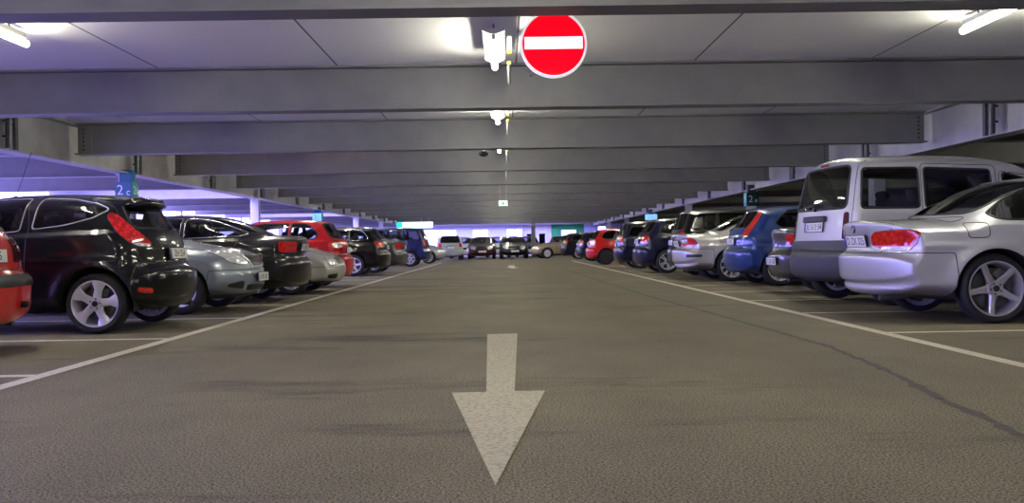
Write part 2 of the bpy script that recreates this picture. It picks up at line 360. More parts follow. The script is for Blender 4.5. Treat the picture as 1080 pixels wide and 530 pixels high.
for (a, b) in zip(crack[:-1], crack[1:]):
    n = max(4, int(abs(a[1]-b[1])/.07))
    for q in range(n): t = q/n; pts.append((a[0]+(b[0]-a[0])*t, a[1]+(b[1]-a[1])*t))
wob = np.cumsum(rng.normal(0, .006, len(pts))); wob -= np.linspace(wob[0], wob[-1], len(pts))
for q, (x, y) in enumerate(pts):
    w = .018 + .014*abs(rng.normal()); V += [(x+wob[q]*.6-w, y, .0025), (x+wob[q]*.6+w, y, .0025)]
    if q: F.append((2*q-2, 2*q-1, 2*q+1, 2*q))
tag(mesh_obj('tar_seam', V, F, M['tar']), 'thin dark tar seam running down the right half of the aisle', 'crack')

# ------------------------------------------------------------------ lamps and signs
def lamp(x, y, label, group, z=3.12, hw=.03):
    r = tag(empty('fluorescent_lamp', (x, y, z)), label, 'lamp', group)
    mb = MB(); mb.prism([(-hw, .05), (-.03, .012), (.03, .012), (hw, .05), (hw, .07), (-hw, .07)], 'y', -.78, .78)
    mb.build('lamp_housing', M['lamp_white'], r)
    MB().cyl((0, -.74, -.03), (0, .84, -.03), .036, 12).build('tube', M['tube'], r)  # drawn thicker than a real tube so its shape holds the glow
    for sy in (-1, 1): MB().box((0, sy*.76+.03, -.005), (.05, .03, .09), .008).build('end_cap', M['lamp_white'], r)
    for sy in (-.5, .5): MB().cyl((0, sy, .07), (0, sy, ZC-z), .012, 6).build('hanger', M['steel_dark'], r)
    return r
for k in range(-4, 14):
    w = 'behind the viewer' if k < -1 else ('above the viewer before the first beam' if k == -1 else f'just beyond the {ORD[k]} ceiling beam')
    s = f' ({-k} bays back)' if k < -1 else ''
    if k >= -2:
        o = lamp(-.08, 10.42+k*BS, f'fluorescent tube lamp over the middle of the aisle, {w}{s}', 'lamps over the aisle centre', 3.06, .12)
        if 0 <= k < 4:
            c = MB(); c.box((.17, -.1, .05), (.05, .5, .06)); c.mi = 1; c.box((.17, .1, .0), (.05, .04, .04)); c.box((.17, .62, -.02), (.045, .04, .04)); c.mi = 2; c.cyl((.17, .66, .0), (.17, .66, -.26), .02, 8)
            c.build('cable_duct', [M['lamp_white'], M['yellow'], M['steel_dark']], o)
    lamp(-5.08, 9.06+k*BS, f'fluorescent tube lamp above the left row of cars, {w}{s}', 'lamps over the left row')
    lamp(4.98, 9.06+k*BS, f'fluorescent tube lamp above the right row of cars, {w}{s}', 'lamps over the right row')
    if k % 2 == 0:
        lamp(15.0, 9.06+k*BS, f'fluorescent tube lamp in the next bay on the right, {w}{s}', 'lamps of the right neighbouring bay')

# no entry sign hung behind the first beam
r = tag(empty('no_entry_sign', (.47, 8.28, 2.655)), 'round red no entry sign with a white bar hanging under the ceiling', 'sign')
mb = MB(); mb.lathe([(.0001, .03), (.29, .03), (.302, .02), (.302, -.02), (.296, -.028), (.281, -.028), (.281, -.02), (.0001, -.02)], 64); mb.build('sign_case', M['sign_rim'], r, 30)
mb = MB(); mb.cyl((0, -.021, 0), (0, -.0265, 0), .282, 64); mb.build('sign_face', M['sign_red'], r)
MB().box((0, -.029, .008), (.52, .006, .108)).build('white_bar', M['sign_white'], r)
mb = MB()
for sx in (-.16, .16): mb.cyl((sx, .03, .2), (sx, .03, ZC-2.655), .012, 8)
mb.box((0, .04, .15), (.42, .02, .05)); mb.box((-.2, -.0, -.27), (.03, .04, .03)); mb.build('hanger', M['chrome'], r)

def face_text(par, body, size, m, x, y, z, ry=0):
    """text standing upright, facing -y turned by ry about z"""
    return text('lettering', body, size, m, par, Matrix.Translation((x, y, z)) @ Matrix.Rotation(ry, 4, 'Z') @ Matrix.Rotation(pi/2, 4, 'X'))
# bay number boxes on the columns
def bay_sign(x, y, z, label, sx, fm, sm, chars, side_chars, w=.36, h=.36):
    r = tag(empty('bay_number_sign', (x, y, z)), label, 'sign', 'bay number signs')
    MB().box((0, 0, 0), (w, .30, h), .008).build('sign_box', sm, r)
    p = MB().box((0, -.156, 0), (w-.01, .012, h-.01)).build('front_panel', fm, r)
    face_text(p, chars[0], .30, M['ink_white'], -.07, -.164, 0); face_text(p, chars[1], .2, M['ink_white'], .10, -.164, -.04)
    q = MB().box((-sx*(w/2+.006), 0, 0), (.012, .29, h-.01)).build('side_panel', sm, r)
    face_text(q, side_chars, .24, M['ink_white'], -sx*(w/2+.014), 0, 0, -sx*pi/2)
    mb = MB()
    mb.box((0, .05, h/2+.13), (.26, .2, .26)); mb.build('bracket', M['steel_dark'] if sx > 0 else M['teal'], r)
    return r
bay_sign(-7.98, 19.55, 2.13, 'teal bay sign reading 2 c on the left column above the black hatchback', -1, M['teal'], M['teal_pale'], '2c', '2d')
bay_sign(7.98, 29.55, 2.20, 'dark green bay sign with a 2 on the right column above the blue hatchback', 1, M['green_dark'], M['teal_pale'], '2e', '2f', .4, .42)
bay_sign(-8.08, 40.0, 2.15, 'blue bay sign on the left column above the red hatchback', -1, M['sign_blue'], M['teal'], '2b', '2a', .4, .42)
bay_sign(8.0, 49.9, 2.25, 'lit blue bay sign on a far right column above the dark hatchback', 1, M['sign_blue'], M['sign_blue'], '2g', '2h', .6, .3)
# lit direction sign far ahead
r = tag(empty('direction_sign', (-5.62, 58.0, 2.2)), 'long lit white and teal direction sign hanging above the dark blue people carrier', 'sign')
MB().box((0, 0, 0), (2.35, .18, .44), .02).build('sign_case', M['lamp_white'], r)
MB().box((.18, -.1, 0), (1.9, .02, .36)).build('lit_face', M['lit_sign'], r)
MB().box((-.95, -.1, 0), (.34, .02, .36)).build('teal_field', M['lit_teal'], r)
for x in (.42, .88): MB().cyl((x, 0, .22), (x, 0, ZC-2.2), .022, 6).build('hanger', M['lamp_white'], r)
MB().box((.65, .0, .62), (.38, .14, .32), .02).build('junction_box', M['steel_dark'], r)
# emergency exit sign
r = tag(empty('exit_sign', (-.02, 32.0, 2.31)), 'small green lit exit sign hanging on two rods over the aisle', 'sign')
MB().box((0, 0, 0), (.32, .08, .2), .01).build('sign_case', M['lamp_white'], r)
f = MB().box((0, -.044, .0), (.30, .012, .18)).build('lit_face', M['exit'], r)
mb = MB(); mb.ball((.0, -.052, .055), (.018, .006, .018)); mb.prism([(-.03, -.01), (-.01, .035), (.03, .03), (.05, -.005), (.025, .0), (.03, -.05), (.06, -.07), (.01, -.07), (-.0, -.03), (-.05, -.07), (-.08, -.06), (-.03, -.03)], 'y', -.056, -.05)
mb.build('running_figure', M['exit_ink'], f)
for x in (-.11, .11): MB().cyl((x, 0, .1), (x, 0, ZC-2.31), .006, 6).build('hanger', M['lamp_white'], r)
# round camera housing under a beam
r = tag(empty('camera_dome', (-.42, 19.9, 2.83)), 'small dark dome camera under the ceiling left of the third lamp', 'camera')
mb = MB(); mb.lathe([(.0001, -.06), (.06, -.05), (.1, -.02), (.11, .02), (.11, .05), (.0001, .05)], 20)
bmesh.ops.rotate(mb.bm, verts=mb.bm.verts, cent=(0, 0, 0), matrix=Matrix.Rotation(pi/2, 3, 'X')); mb.build('dome', M['steel_dark'], r, 40)
MB().cyl((0, 0, .04), (0, 0, ZC-2.83), .02, 8).build('stem', M['lamp_white'], r)
# white notice board on the green wall, brightness added as a glow
r = tag(empty('notice_board', (5.9, Y1-.03, 1.75)), 'white notice board on the green far wall', 'notice board')
MB().box((0, 0, 0), (1.3, .05, .75), .01).build('board', M['sign_white'], r); 
mb = MB()
for sz in (-.4, .4): mb.box((0, -.005, sz), (1.4, .06, .05))
for sx in (-.68, .68): mb.box((sx, -.005, 0), (.05, .06, .85))
mb.build('frame', M['lamp_white'], r)

# ------------------------------------------------------------------ car bodies: a smooth implicit surface, meshed and cut into panels
def spline(P, n=6):
    """closed-at-the-bottom outline: Catmull-Rom through the points; (x, z, 1) marks a sharp corner"""
    out = []
    for i in range(len(P)-1):
        p1, p2 = np.array(P[i][:2]), np.array(P[i+1][:2])
        p0 = np.array(P[i-1][:2]) if i > 0 and len(P[i]) < 3 else p1-(p2-p1)
        p3 = np.array(P[i+2][:2]) if i+2 < len(P) and len(P[i+1]) < 3 else p2+(p2-p1)
        m1, m2 = (p2-p0)/2, (p3-p1)/2; d = np.linalg.norm(p2-p1)
        for m in (m1, m2):
            l = np.linalg.norm(m)
            if l > d: m *= d/l
        for t in np.arange(n)/n:
            out.append((2*t**3-3*t**2+1)*p1+(t**3-2*t**2+t)*m1+(-2*t**3+3*t**2)*p2+(t**3-t**2)*m2)
    out.append(np.array(P[-1][:2])); return np.array(out)
def sstep(a, b, x):
    t = np.clip((x-a)/(b-a), 0, 1); return t*t*(3-2*t)
def inpoly(poly, a, b):
    c = np.zeros(len(a), bool); n = len(poly)
    for i in range(n):
        x1, y1 = poly[i]; x2, y2 = poly[(i+1) % n]
        if y1 == y2: continue
        c ^= ((y1 > b) != (y2 > b)) & (a < (x2-x1)*(b-y1)/(y2-y1)+x1)
    return c
def seg_near(poly, a, b):
    best = np.full(len(a), 1e9); na, nb = a.copy(), b.copy(); n = len(poly)
    for i in range(n):
        x1, y1 = poly[i]; x2, y2 = poly[(i+1) % n]; dx, dy = x2-x1, y2-y1; L2 = dx*dx+dy*dy
        if L2 < 1e-12: continue
        t = np.clip(((a-x1)*dx+(b-y1)*dy)/L2, 0, 1); px, py = x1+t*dx, y1+t*dy; d = (a-px)**2+(b-py)**2
        m = d < best; best[m] = d[m]; na[m] = px[m]; nb[m] = py[m]
    return np.sqrt(best), na, nb
def rounded(poly, r=.05, n=4):
    """round the corners of a polygon"""
    out = []; P = [np.array(p, float) for p in poly]; k = len(P)
    for i in range(k):
        a, b, c = P[i-1], P[i], P[(i+1) % k]; d1, d2 = np.linalg.norm(a-b), np.linalg.norm(c-b); q = min(r, d1*.45, d2*.45)
        s, e = b+(a-b)/d1*q, b+(c-b)/d2*q
        for t in np.linspace(0, 1, n+1): out.append((1-t)**2*s+2*t*(1-t)*b+t*t*e)
    return np.array(out)
def circle(x, z, r, n=48): return np.array([(x+r*cos(2*pi*k/n), z+r*sin(2*pi*k/n)) for k in range(n)])

class Body:
    def __init__(s, sp, h):
        s.sp, s.h = sp, h; s.L, s.W, s.H = sp['L'], sp['W'], sp['H']
        o = spline(sp['profile']); s.out = o
        # signed distance of the side outline on a fine grid
        g = .02; s.g = g; s.gx = np.arange(-.3, s.L+.3+g, g); s.gz = np.arange(-.1, s.H+.35+g, g)
        X, Z = np.meshgrid(s.gx, s.gz, indexing='ij'); d, _, _ = seg_near(o, X.ravel(), Z.ravel()); ins = inpoly(o, X.ravel(), Z.ravel())
        s.D = np.where(ins, d, -d).reshape(X.shape)
        s.mesh()
    def dist(s, u, v):
        a = np.clip((u-s.gx[0])/s.g, 0, len(s.gx)-1.001); b = np.clip((v-s.gz[0])/s.g, 0, len(s.gz)-1.001)
        i, j = a.astype(int), b.astype(int); f, q = a-i, b-j; D = s.D
        return (D[i, j]*(1-f)+D[i+1, j]*f)*(1-q)+(D[i, j+1]*(1-f)+D[i+1, j+1]*f)*q
    def wid(s, x, z):
        sp = s.sp; w0 = s.W/2; zb = sp['belt'][0]+(sp['belt'][1]-sp['belt'][0])*x/s.L
        w = w0-.07*np.clip((.42-z)/.25, 0, 1.5)**2
        w = w-.035*np.clip((z-.62)/(zb-.62), 0, 1)**2
        w = w-sp.get('shoulder', .02)*sstep(zb-.03, zb+.03, z)-sp.get('tumble', .34)*np.clip(z-zb, 0, 1)
        t = np.abs(x/s.L*2-1); w = w-np.where(x < s.L/2, sp.get('tapr', .08), sp.get('tapf', .12))*np.clip((t-.4)/.6, 0, 1)**2
        for xw in sp['axles']:
            rho = np.sqrt((x-xw)**2+(z-sp['rw'])**2); w = w+sp.get('flare', .014)*np.exp(-((rho-sp['arch'])/.08)**2)
        zc = sp.get('crease', .72)+.03*(x/s.L-.5)
        w = w+.006*np.exp(-((z-zc)/.03)**2)
        return np.maximum(w, .1)
    def G(s, x, y, z):
        sp = s.sp; yn2 = (y/(s.W/2))**2; t = sstep(.3*s.L, .7*s.L, x)
        u = x+yn2*(-sp.get('bowr', .12)*(1-t)+sp.get('bowf', .2)*t)
        v = z+sp.get('crown', .03)*yn2*sstep(.5, 1., z/s.H)
        d = s.dist(u, v); w = s.wid(x, z)
        for (x0, x1, y0, y1, z0, z1, dep) in sp.get('recess', []):
            k = .02
            d = d-dep*sstep(z0-k, z0+k, z)*(1-sstep(z1-k, z1+k, z))*(1-sstep(y1-k, y1+k, np.abs(y)))*(1 if y0 <= 0 else sstep(y0-k, y0+k, np.abs(y)))*sstep(x0-k, x0+k, x)*(1-sstep(x1-k, x1+k, x))
        r = sp.get('rb', .16)+(sp.get('rt', .20)-sp.get('rb', .16))*sstep(.55*s.H, .8*s.H, z)
        p = sp.get('p', 2.5)
        A = np.clip((r-d)/r, 0, None)
        return (A**p+(np.abs(y)/w)**p)**(1/p)-1
    def grad(s, P, e=2e-3):
        x, y, z = P.T
        return np.stack([s.G(x+e, y, z)-s.G(x-e, y, z), s.G(x, y+e, z)-s.G(x, y-e, z), s.G(x, y, z+e)-s.G(x, y, z-e)], 1)/(2*e)
    def project(s, idx=None, it=3):
        P = s.P if idx is None else s.P[idx]
        for _ in range(it):
            g = s.G(*P.T); q = s.grad(P); st = q*(g/np.maximum((q*q).sum(1), 1e-4))[:, None]
            l = np.linalg.norm(st, axis=1); st *= np.minimum(1, .6*s.h/np.maximum(l, 1e-9))[:, None]; P = P-st
        if idx is None: s.P = P
        else: s.P[idx] = P
    def normals(s):
        q = s.grad(s.P); s.N = q/np.maximum(np.linalg.norm(q, axis=1), 1e-9)[:, None]
    def mesh(s):
        h = s.h; nx = int((s.L+.2)/h)+2; ny = 2*(int((s.W/2+.08)/h)+1)+1; nz = int((s.H+.02)/h)+2
        xs = -.1+h*np.arange(nx); yv = h*(np.arange(ny)-(ny-1)/2); zs = .1+h*np.arange(nz)
        X, Y, Z = np.meshgrid(xs, yv, zs, indexing='ij'); F = s.G(X.ravel(), Y.ravel(), Z.ravel()).reshape(X.shape)
        I = F < 0
        acc = np.zeros((nx-1, ny-1, nz-1, 3)); cnt = np.zeros((nx-1, ny-1, nz-1))
        C = [(a, b, c) for a in (0, 1) for b in (0, 1) for c in (0, 1)]
        sl = lambda a, n: slice(a, n-1+a)
        for (a, b, c) in C:
            for ax in range(3):
                p = [a, b, c]
                if p[ax]: continue
                q = p.copy(); q[ax] = 1
                f0 = F[sl(p[0], nx), sl(p[1], ny), sl(p[2], nz)]; f1 = F[sl(q[0], nx), sl(q[1], ny), sl(q[2], nz)]
                cr = (f0 < 0) != (f1 < 0); t = np.where(cr, f0/np.where(cr, f0-f1, 1), 0); pt = np.zeros(acc.shape)
                for k in range(3): pt[..., k] = p[k]
                pt[..., ax] = t
                acc += np.where(cr[..., None], pt, 0); cnt += cr
        m = cnt > 0; idx = -np.ones(m.shape, int); ii = np.argwhere(m); idx[m] = np.arange(len(ii))
        s.P = np.array([xs[0], yv[0], zs[0]])+h*(ii+acc[m]/cnt[m][:, None])
        Q = []
        for ax in range(3):
            f0 = np.take(I, range(I.shape[ax]-1), ax); f1 = np.take(I, range(1, I.shape[ax]), ax)
            e = np.argwhere(f0 != f1); b, c = (ax+1) % 3, (ax+2) % 3
            ok = (e[:, b] > 0) & (e[:, c] > 0) & (e[:, b] < m.shape[b]) & (e[:, c] < m.shape[c]); e = e[ok]
            if not len(e): continue
            fl = f0[tuple(e.T)]
            def cell(db, dc):
                q = e.copy(); q[:, b] += db; q[:, c] += dc; return idx[tuple(q.T)]
            quad = np.stack([cell(-1, -1), cell(0, -1), cell(0, 0), cell(-1, 0)], 1)
            quad[~fl] = quad[~fl][:, ::-1]; Q.append(quad)
        s.Q = np.concatenate(Q); s.Q = s.Q[(s.Q >= 0).all(1)]
        s.project()
        E = np.concatenate([s.Q[:, [k, (k+1) % 4]] for k in range(4)]); n = len(s.P)
        for _ in range(2):
            a = np.zeros((n, 3)); c = np.zeros(n)
            np.add.at(a, E[:, 0], s.P[E[:, 1]]); np.add.at(c, E[:, 0], 1); np.add.at(a, E[:, 1], s.P[E[:, 0]]); np.add.at(c, E[:, 1], 1)
            s.P = s.P*.5+.5*a/np.maximum(c, 1)[:, None]; s.project(it=2)
        s.normals(); s.part = np.zeros(len(s.Q), int)
    # --- flat coordinates in which panels are outlined
    def coords(s, P, kind):
        x, y, z = P.T
        if kind == 'side': return x, z
        if kind == 'wrapr': return np.abs(y)+x, z
        if kind == 'wrapf': return np.abs(y)+s.L-x, z
        if kind == 'prof': return x, z
        if kind in ('rear', 'front'): return y, z
        return x, y
    def cond(s, kind, P, N):
        if kind == 'side': return np.abs(N[:, 1]) > .3
        if kind == 'wrapr': return (P[:, 0] < s.L*.4) & (np.abs(N[:, 2]) < .93)
        if kind == 'wrapf': return (P[:, 0] > s.L*.6) & (np.abs(N[:, 2]) < .97)
        if kind == 'rear': return (P[:, 0] < s.L*.48) & (N[:, 0] < -.12)
        if kind == 'front': return (P[:, 0] > s.L*.45) & (N[:, 0] > .12)
        if kind == 'top': return N[:, 2] > .2
        return np.ones(len(P), bool)
    def region(s, kind, poly, pid, only=None, extra=None):
        poly = np.array(poly, float)
        for rep in range(2):
            fc = s.P[s.Q].mean(1); fn = s.N[s.Q].mean(1)
            ok = s.cond(kind, fc, fn)
            if extra is not None: ok &= extra(fc, fn)
            if only is not None: ok &= np.isin(s.part, only)
            a, b = s.coords(fc, kind); m = ok & inpoly(poly, a, b)
            if rep: break
            vin = np.zeros(len(s.P), bool); vout = vin.copy(); vin[s.Q[m].ravel()] = True; vout[s.Q[~m & ok].ravel()] = True
            idx = np.flatnonzero(vin & vout)
            if len(idx):
                for _ in range(2):
                    P, N = s.P[idx], s.N[idx]
                    A, B = s.coords(P, kind); d, na, nb = seg_near(poly, A, B)
                    e1 = np.cross([0, 0, 1.], N); e1 /= np.maximum(np.linalg.norm(e1, axis=1), 1e-6)[:, None]; e2 = np.cross(N, e1); ep = 1e-3
                    A1, B1 = s.coords(P+e1*ep, kind); A2, B2 = s.coords(P+e2*ep, kind)
                    J = np.stack([np.stack([A1-A, A2-A], 1), np.stack([B1-B, B2-B], 1)], 1)/ep
                    det = J[:, 0, 0]*J[:, 1, 1]-J[:, 0, 1]*J[:, 1, 0]; good = (np.abs(det) > .15) & (d < 1.6*s.h)
                    det = np.where(good, det, 1); ra, rb = na-A, nb-B
                    t1 = (ra*J[:, 1, 1]-rb*J[:, 0, 1])/det; t2 = (rb*J[:, 0, 0]-ra*J[:, 1, 0])/det
                    st = e1*t1[:, None]+e2*t2[:, None]; l = np.linalg.norm(st, axis=1); good &= l < 2.2*s.h
                    s.P[idx] += np.where(good[:, None], st, 0); s.project(idx, 2)
                    q = s.grad(s.P[idx]); s.N[idx] = q/np.maximum(np.linalg.norm(q, axis=1), 1e-9)[:, None]
        s.part[m] = pid; return m
    def loops(s, m):
        Q = s.Q[m]; cnt = {}
        for f in Q:
            for k in range(4):
                a, b = int(f[k]), int(f[(k+1) % 4])
                if (b, a) in cnt: del cnt[(b, a)]
                else: cnt[(a, b)] = 1
        nxt = {}
        for a, b in cnt: nxt.setdefault(a, []).append(b)
        out = []
        while nxt:
            a = next(iter(nxt)); lp = [a]
            while True:
                c = lp[-1]
                if c not in nxt: break
                b = nxt[c].pop()
                if not nxt[c]: del nxt[c]
                if b == lp[0]: break
                lp.append(b)
            if len(lp) > 5: out.append(lp)
        return out
    def ribbon(s, m, r, name, mt, parent, lift=0., cond=None):
        """thin bead along the outline of the faces m"""
        V, F = [], []
        for lp in s.loops(m):
            P = s.P[lp]; N = s.N[lp]; n = len(lp)
            for _ in range(2): P = .5*P+.25*(np.roll(P, 1, 0)+np.roll(P, -1, 0))
            T = np.roll(P, -1, 0)-np.roll(P, 1, 0); T /= np.maximum(np.linalg.norm(T, axis=1), 1e-9)[:, None]; B = np.cross(T, N)
            b0 = len(V); C = P+N*lift
            for k in range(n):
                for (a, c) in ((1, 0), (.5, .8), (-.5, .8), (-1, 0), (0, -1)): V.append(C[k]+B[k]*a*r+N[k]*c*r)
            for k in range(n):
                k2 = (k+1) % n
                if np.linalg.norm(P[k]-P[k2]) > .2 or (cond is not None and not (cond(P[k]) and cond(P[k2]))): continue
                for q in range(5): F.append((b0+k*5+q, b0+k*5+(q+1) % 5, b0+k2*5+(q+1) % 5, b0+k2*5+q))
        if F: return mesh_obj(name, V, F, mt, parent, smooth=True)
    def emit(s, m, name, mats, parent, lift=0., mi=None):
        Q = s.Q[m]
        if not len(Q): return None
        u, inv = np.unique(Q.ravel(), return_inverse=True)
        o = mesh_obj(name, s.P[u]+s.N[u]*lift, inv.reshape(-1, 4), mats, parent, mi, True, s.N[u]); return o
    def at(s, kind, a, b, side=0):
        """point and normal of the skin nearest to flat coordinates"""
        A, B = s.coords(s.P, kind); ok = s.cond(kind, s.P, s.N)
        if side: ok &= s.P[:, 1]*side > 0
        d = np.where(ok, (A-a)**2+(B-b)**2, 1e9); k = int(np.argmin(d)); return Vector(s.P[k]), Vector(s.N[k])

# ------------------------------------------------------------------ wheels
wheel_cache = {}
def wheel_data(R, w, style, n, rim_f, m):
    key = (round(R, 3), round(w, 3), style, n, rim_f, m)
    if key in wheel_cache: return wheel_cache[key]
    rr = R*rim_f; h = w/2
    mb = MB(); mb.lathe([(rr-.012, -h+.012), (rr+.006, -h), (rr+.5*(R-rr), -h-.006), (R-.022, -h+.004), (R-.006, -h+.022), (R, -h+.05), (R, h-.05), (R-.006, h-.02), (R-.03, h), (rr, h-.01)], 40)
    ty = mb.build('tyre', M['rubber'], None, 40)
    mb = MB(); mb.lathe([(rr, -h+.012), (rr-.002, -h-.002), (rr-.014, -h-.002), (rr-.02, -h+.008), (rr-.03, -h+.05), (rr-.045, h-.03), (rr, h-.02)], 40)
    if style == 'cap':      # hub cap: disc with slots
        mb.lathe([(.001, -h-.004), (.05, -h-.006), (.11, -h+.002), (rr-.045, -h+.004), (rr-.02, -h+.004)], 40)
    r0, r1 = .052, rr-.012
    for k in range(n):
        a = 2*pi*k/n+pi/2
        def spoke(a, w0, w1, y0, y1, th=.035, mid=None):
            pts = [(r0*.6, w0), ((r0+r1)*.5, mid if mid else (w0+w1)/2), (r1, w1)]; V = []
            d = (cos(a), sin(a)); nrm = (-sin(a), cos(a))
            rings = []
            for (r, ww), yy in zip(pts, (y0, y0*.75+y1*.25, y1)):
                ring = []
                for (q, dy) in ((-1, .012), (-.6, 0), (.6, 0), (1, .012), (.9, th), (-.9, th)):
                    ring.append(mb.bm.verts.new((d[0]*r+nrm[0]*q*ww, yy+dy, d[1]*r+nrm[1]*q*ww)))
                rings.append(ring)
            fs = []
            for A, B in zip(rings[:-1], rings[1:]):
                for q in range(6): fs.append(mb.bm.faces.new((A[q], A[(q+1) % 6], B[(q+1) % 6], B[q])))
            fs += [mb.bm.faces.new(rings[0]), mb.bm.faces.new(rings[-1][::-1])]
            bmesh.ops.recalc_face_normals(mb.bm, faces=fs); mb._m(fs)
        if style == 'fat': spoke(a, .045, .080, -h+.020, -h-.000, mid=.038)
        elif style == 'star': spoke(a, .046, .030, -h+.03, -h+.004, mid=.028)
        elif style == 'thin': spoke(a, .020, .020, -h+.012, -h+.004)
        elif style == 'twin':
            for q in (-.16, .16): spoke(a+q, .016, .018, -h+.016, -h+.004)
    mb.cyl((0, -h+.006, 0), (0, -h+.06, 0), .068, 24, .08)
    rim = mb.build('wheel', m, None, 35)
    mb = MB(); mb.cyl((0, -h-.002, 0), (0, -h+.012, 0), .030, 20)
    mb.mi = 1
    for q in range(5): a = 2*pi*q/5+.3; mb.cyl((.05*cos(a), -h-.000, .05*sin(a)), (.05*cos(a), -h+.02, .05*sin(a)), .008, 8)
    cap = mb.build('hub_cap', [M['sign_rim'] if style == 'x' else M['black'], M['black']], None, 30)
    mb = MB(); mb.cyl((0, -.0, 0), (0, .02, 0), rr*.72, 28); mb.box((.0, -.005, rr*.52), (.2, .07, .1), .02); dk = mb.build('brake_disc', M['disc'], None, 30)
    for o in (ty, rim, cap, dk): COL.objects.unlink(o)
    d = dict(ty=ty.data, rim=rim.data, cap=cap.data, disc=dk.data); wheel_cache[key] = d; return d
def add_wheel(car, x, y, R, side, d, lod, turn=0.):
    w = link(bpy.data.objects.new('wheel', d['rim']), car, (x, y, R)); w.rotation_euler = (0, rad(random.uniform(0, 70)), (pi if side > 0 else 0)+turn)
    link(bpy.data.objects.new('tyre', d['ty']), w)
    if lod < 2: link(bpy.data.objects.new('hub_cap', d['cap']), w); link(bpy.data.objects.new('brake_disc', d['disc']), w)
    return w

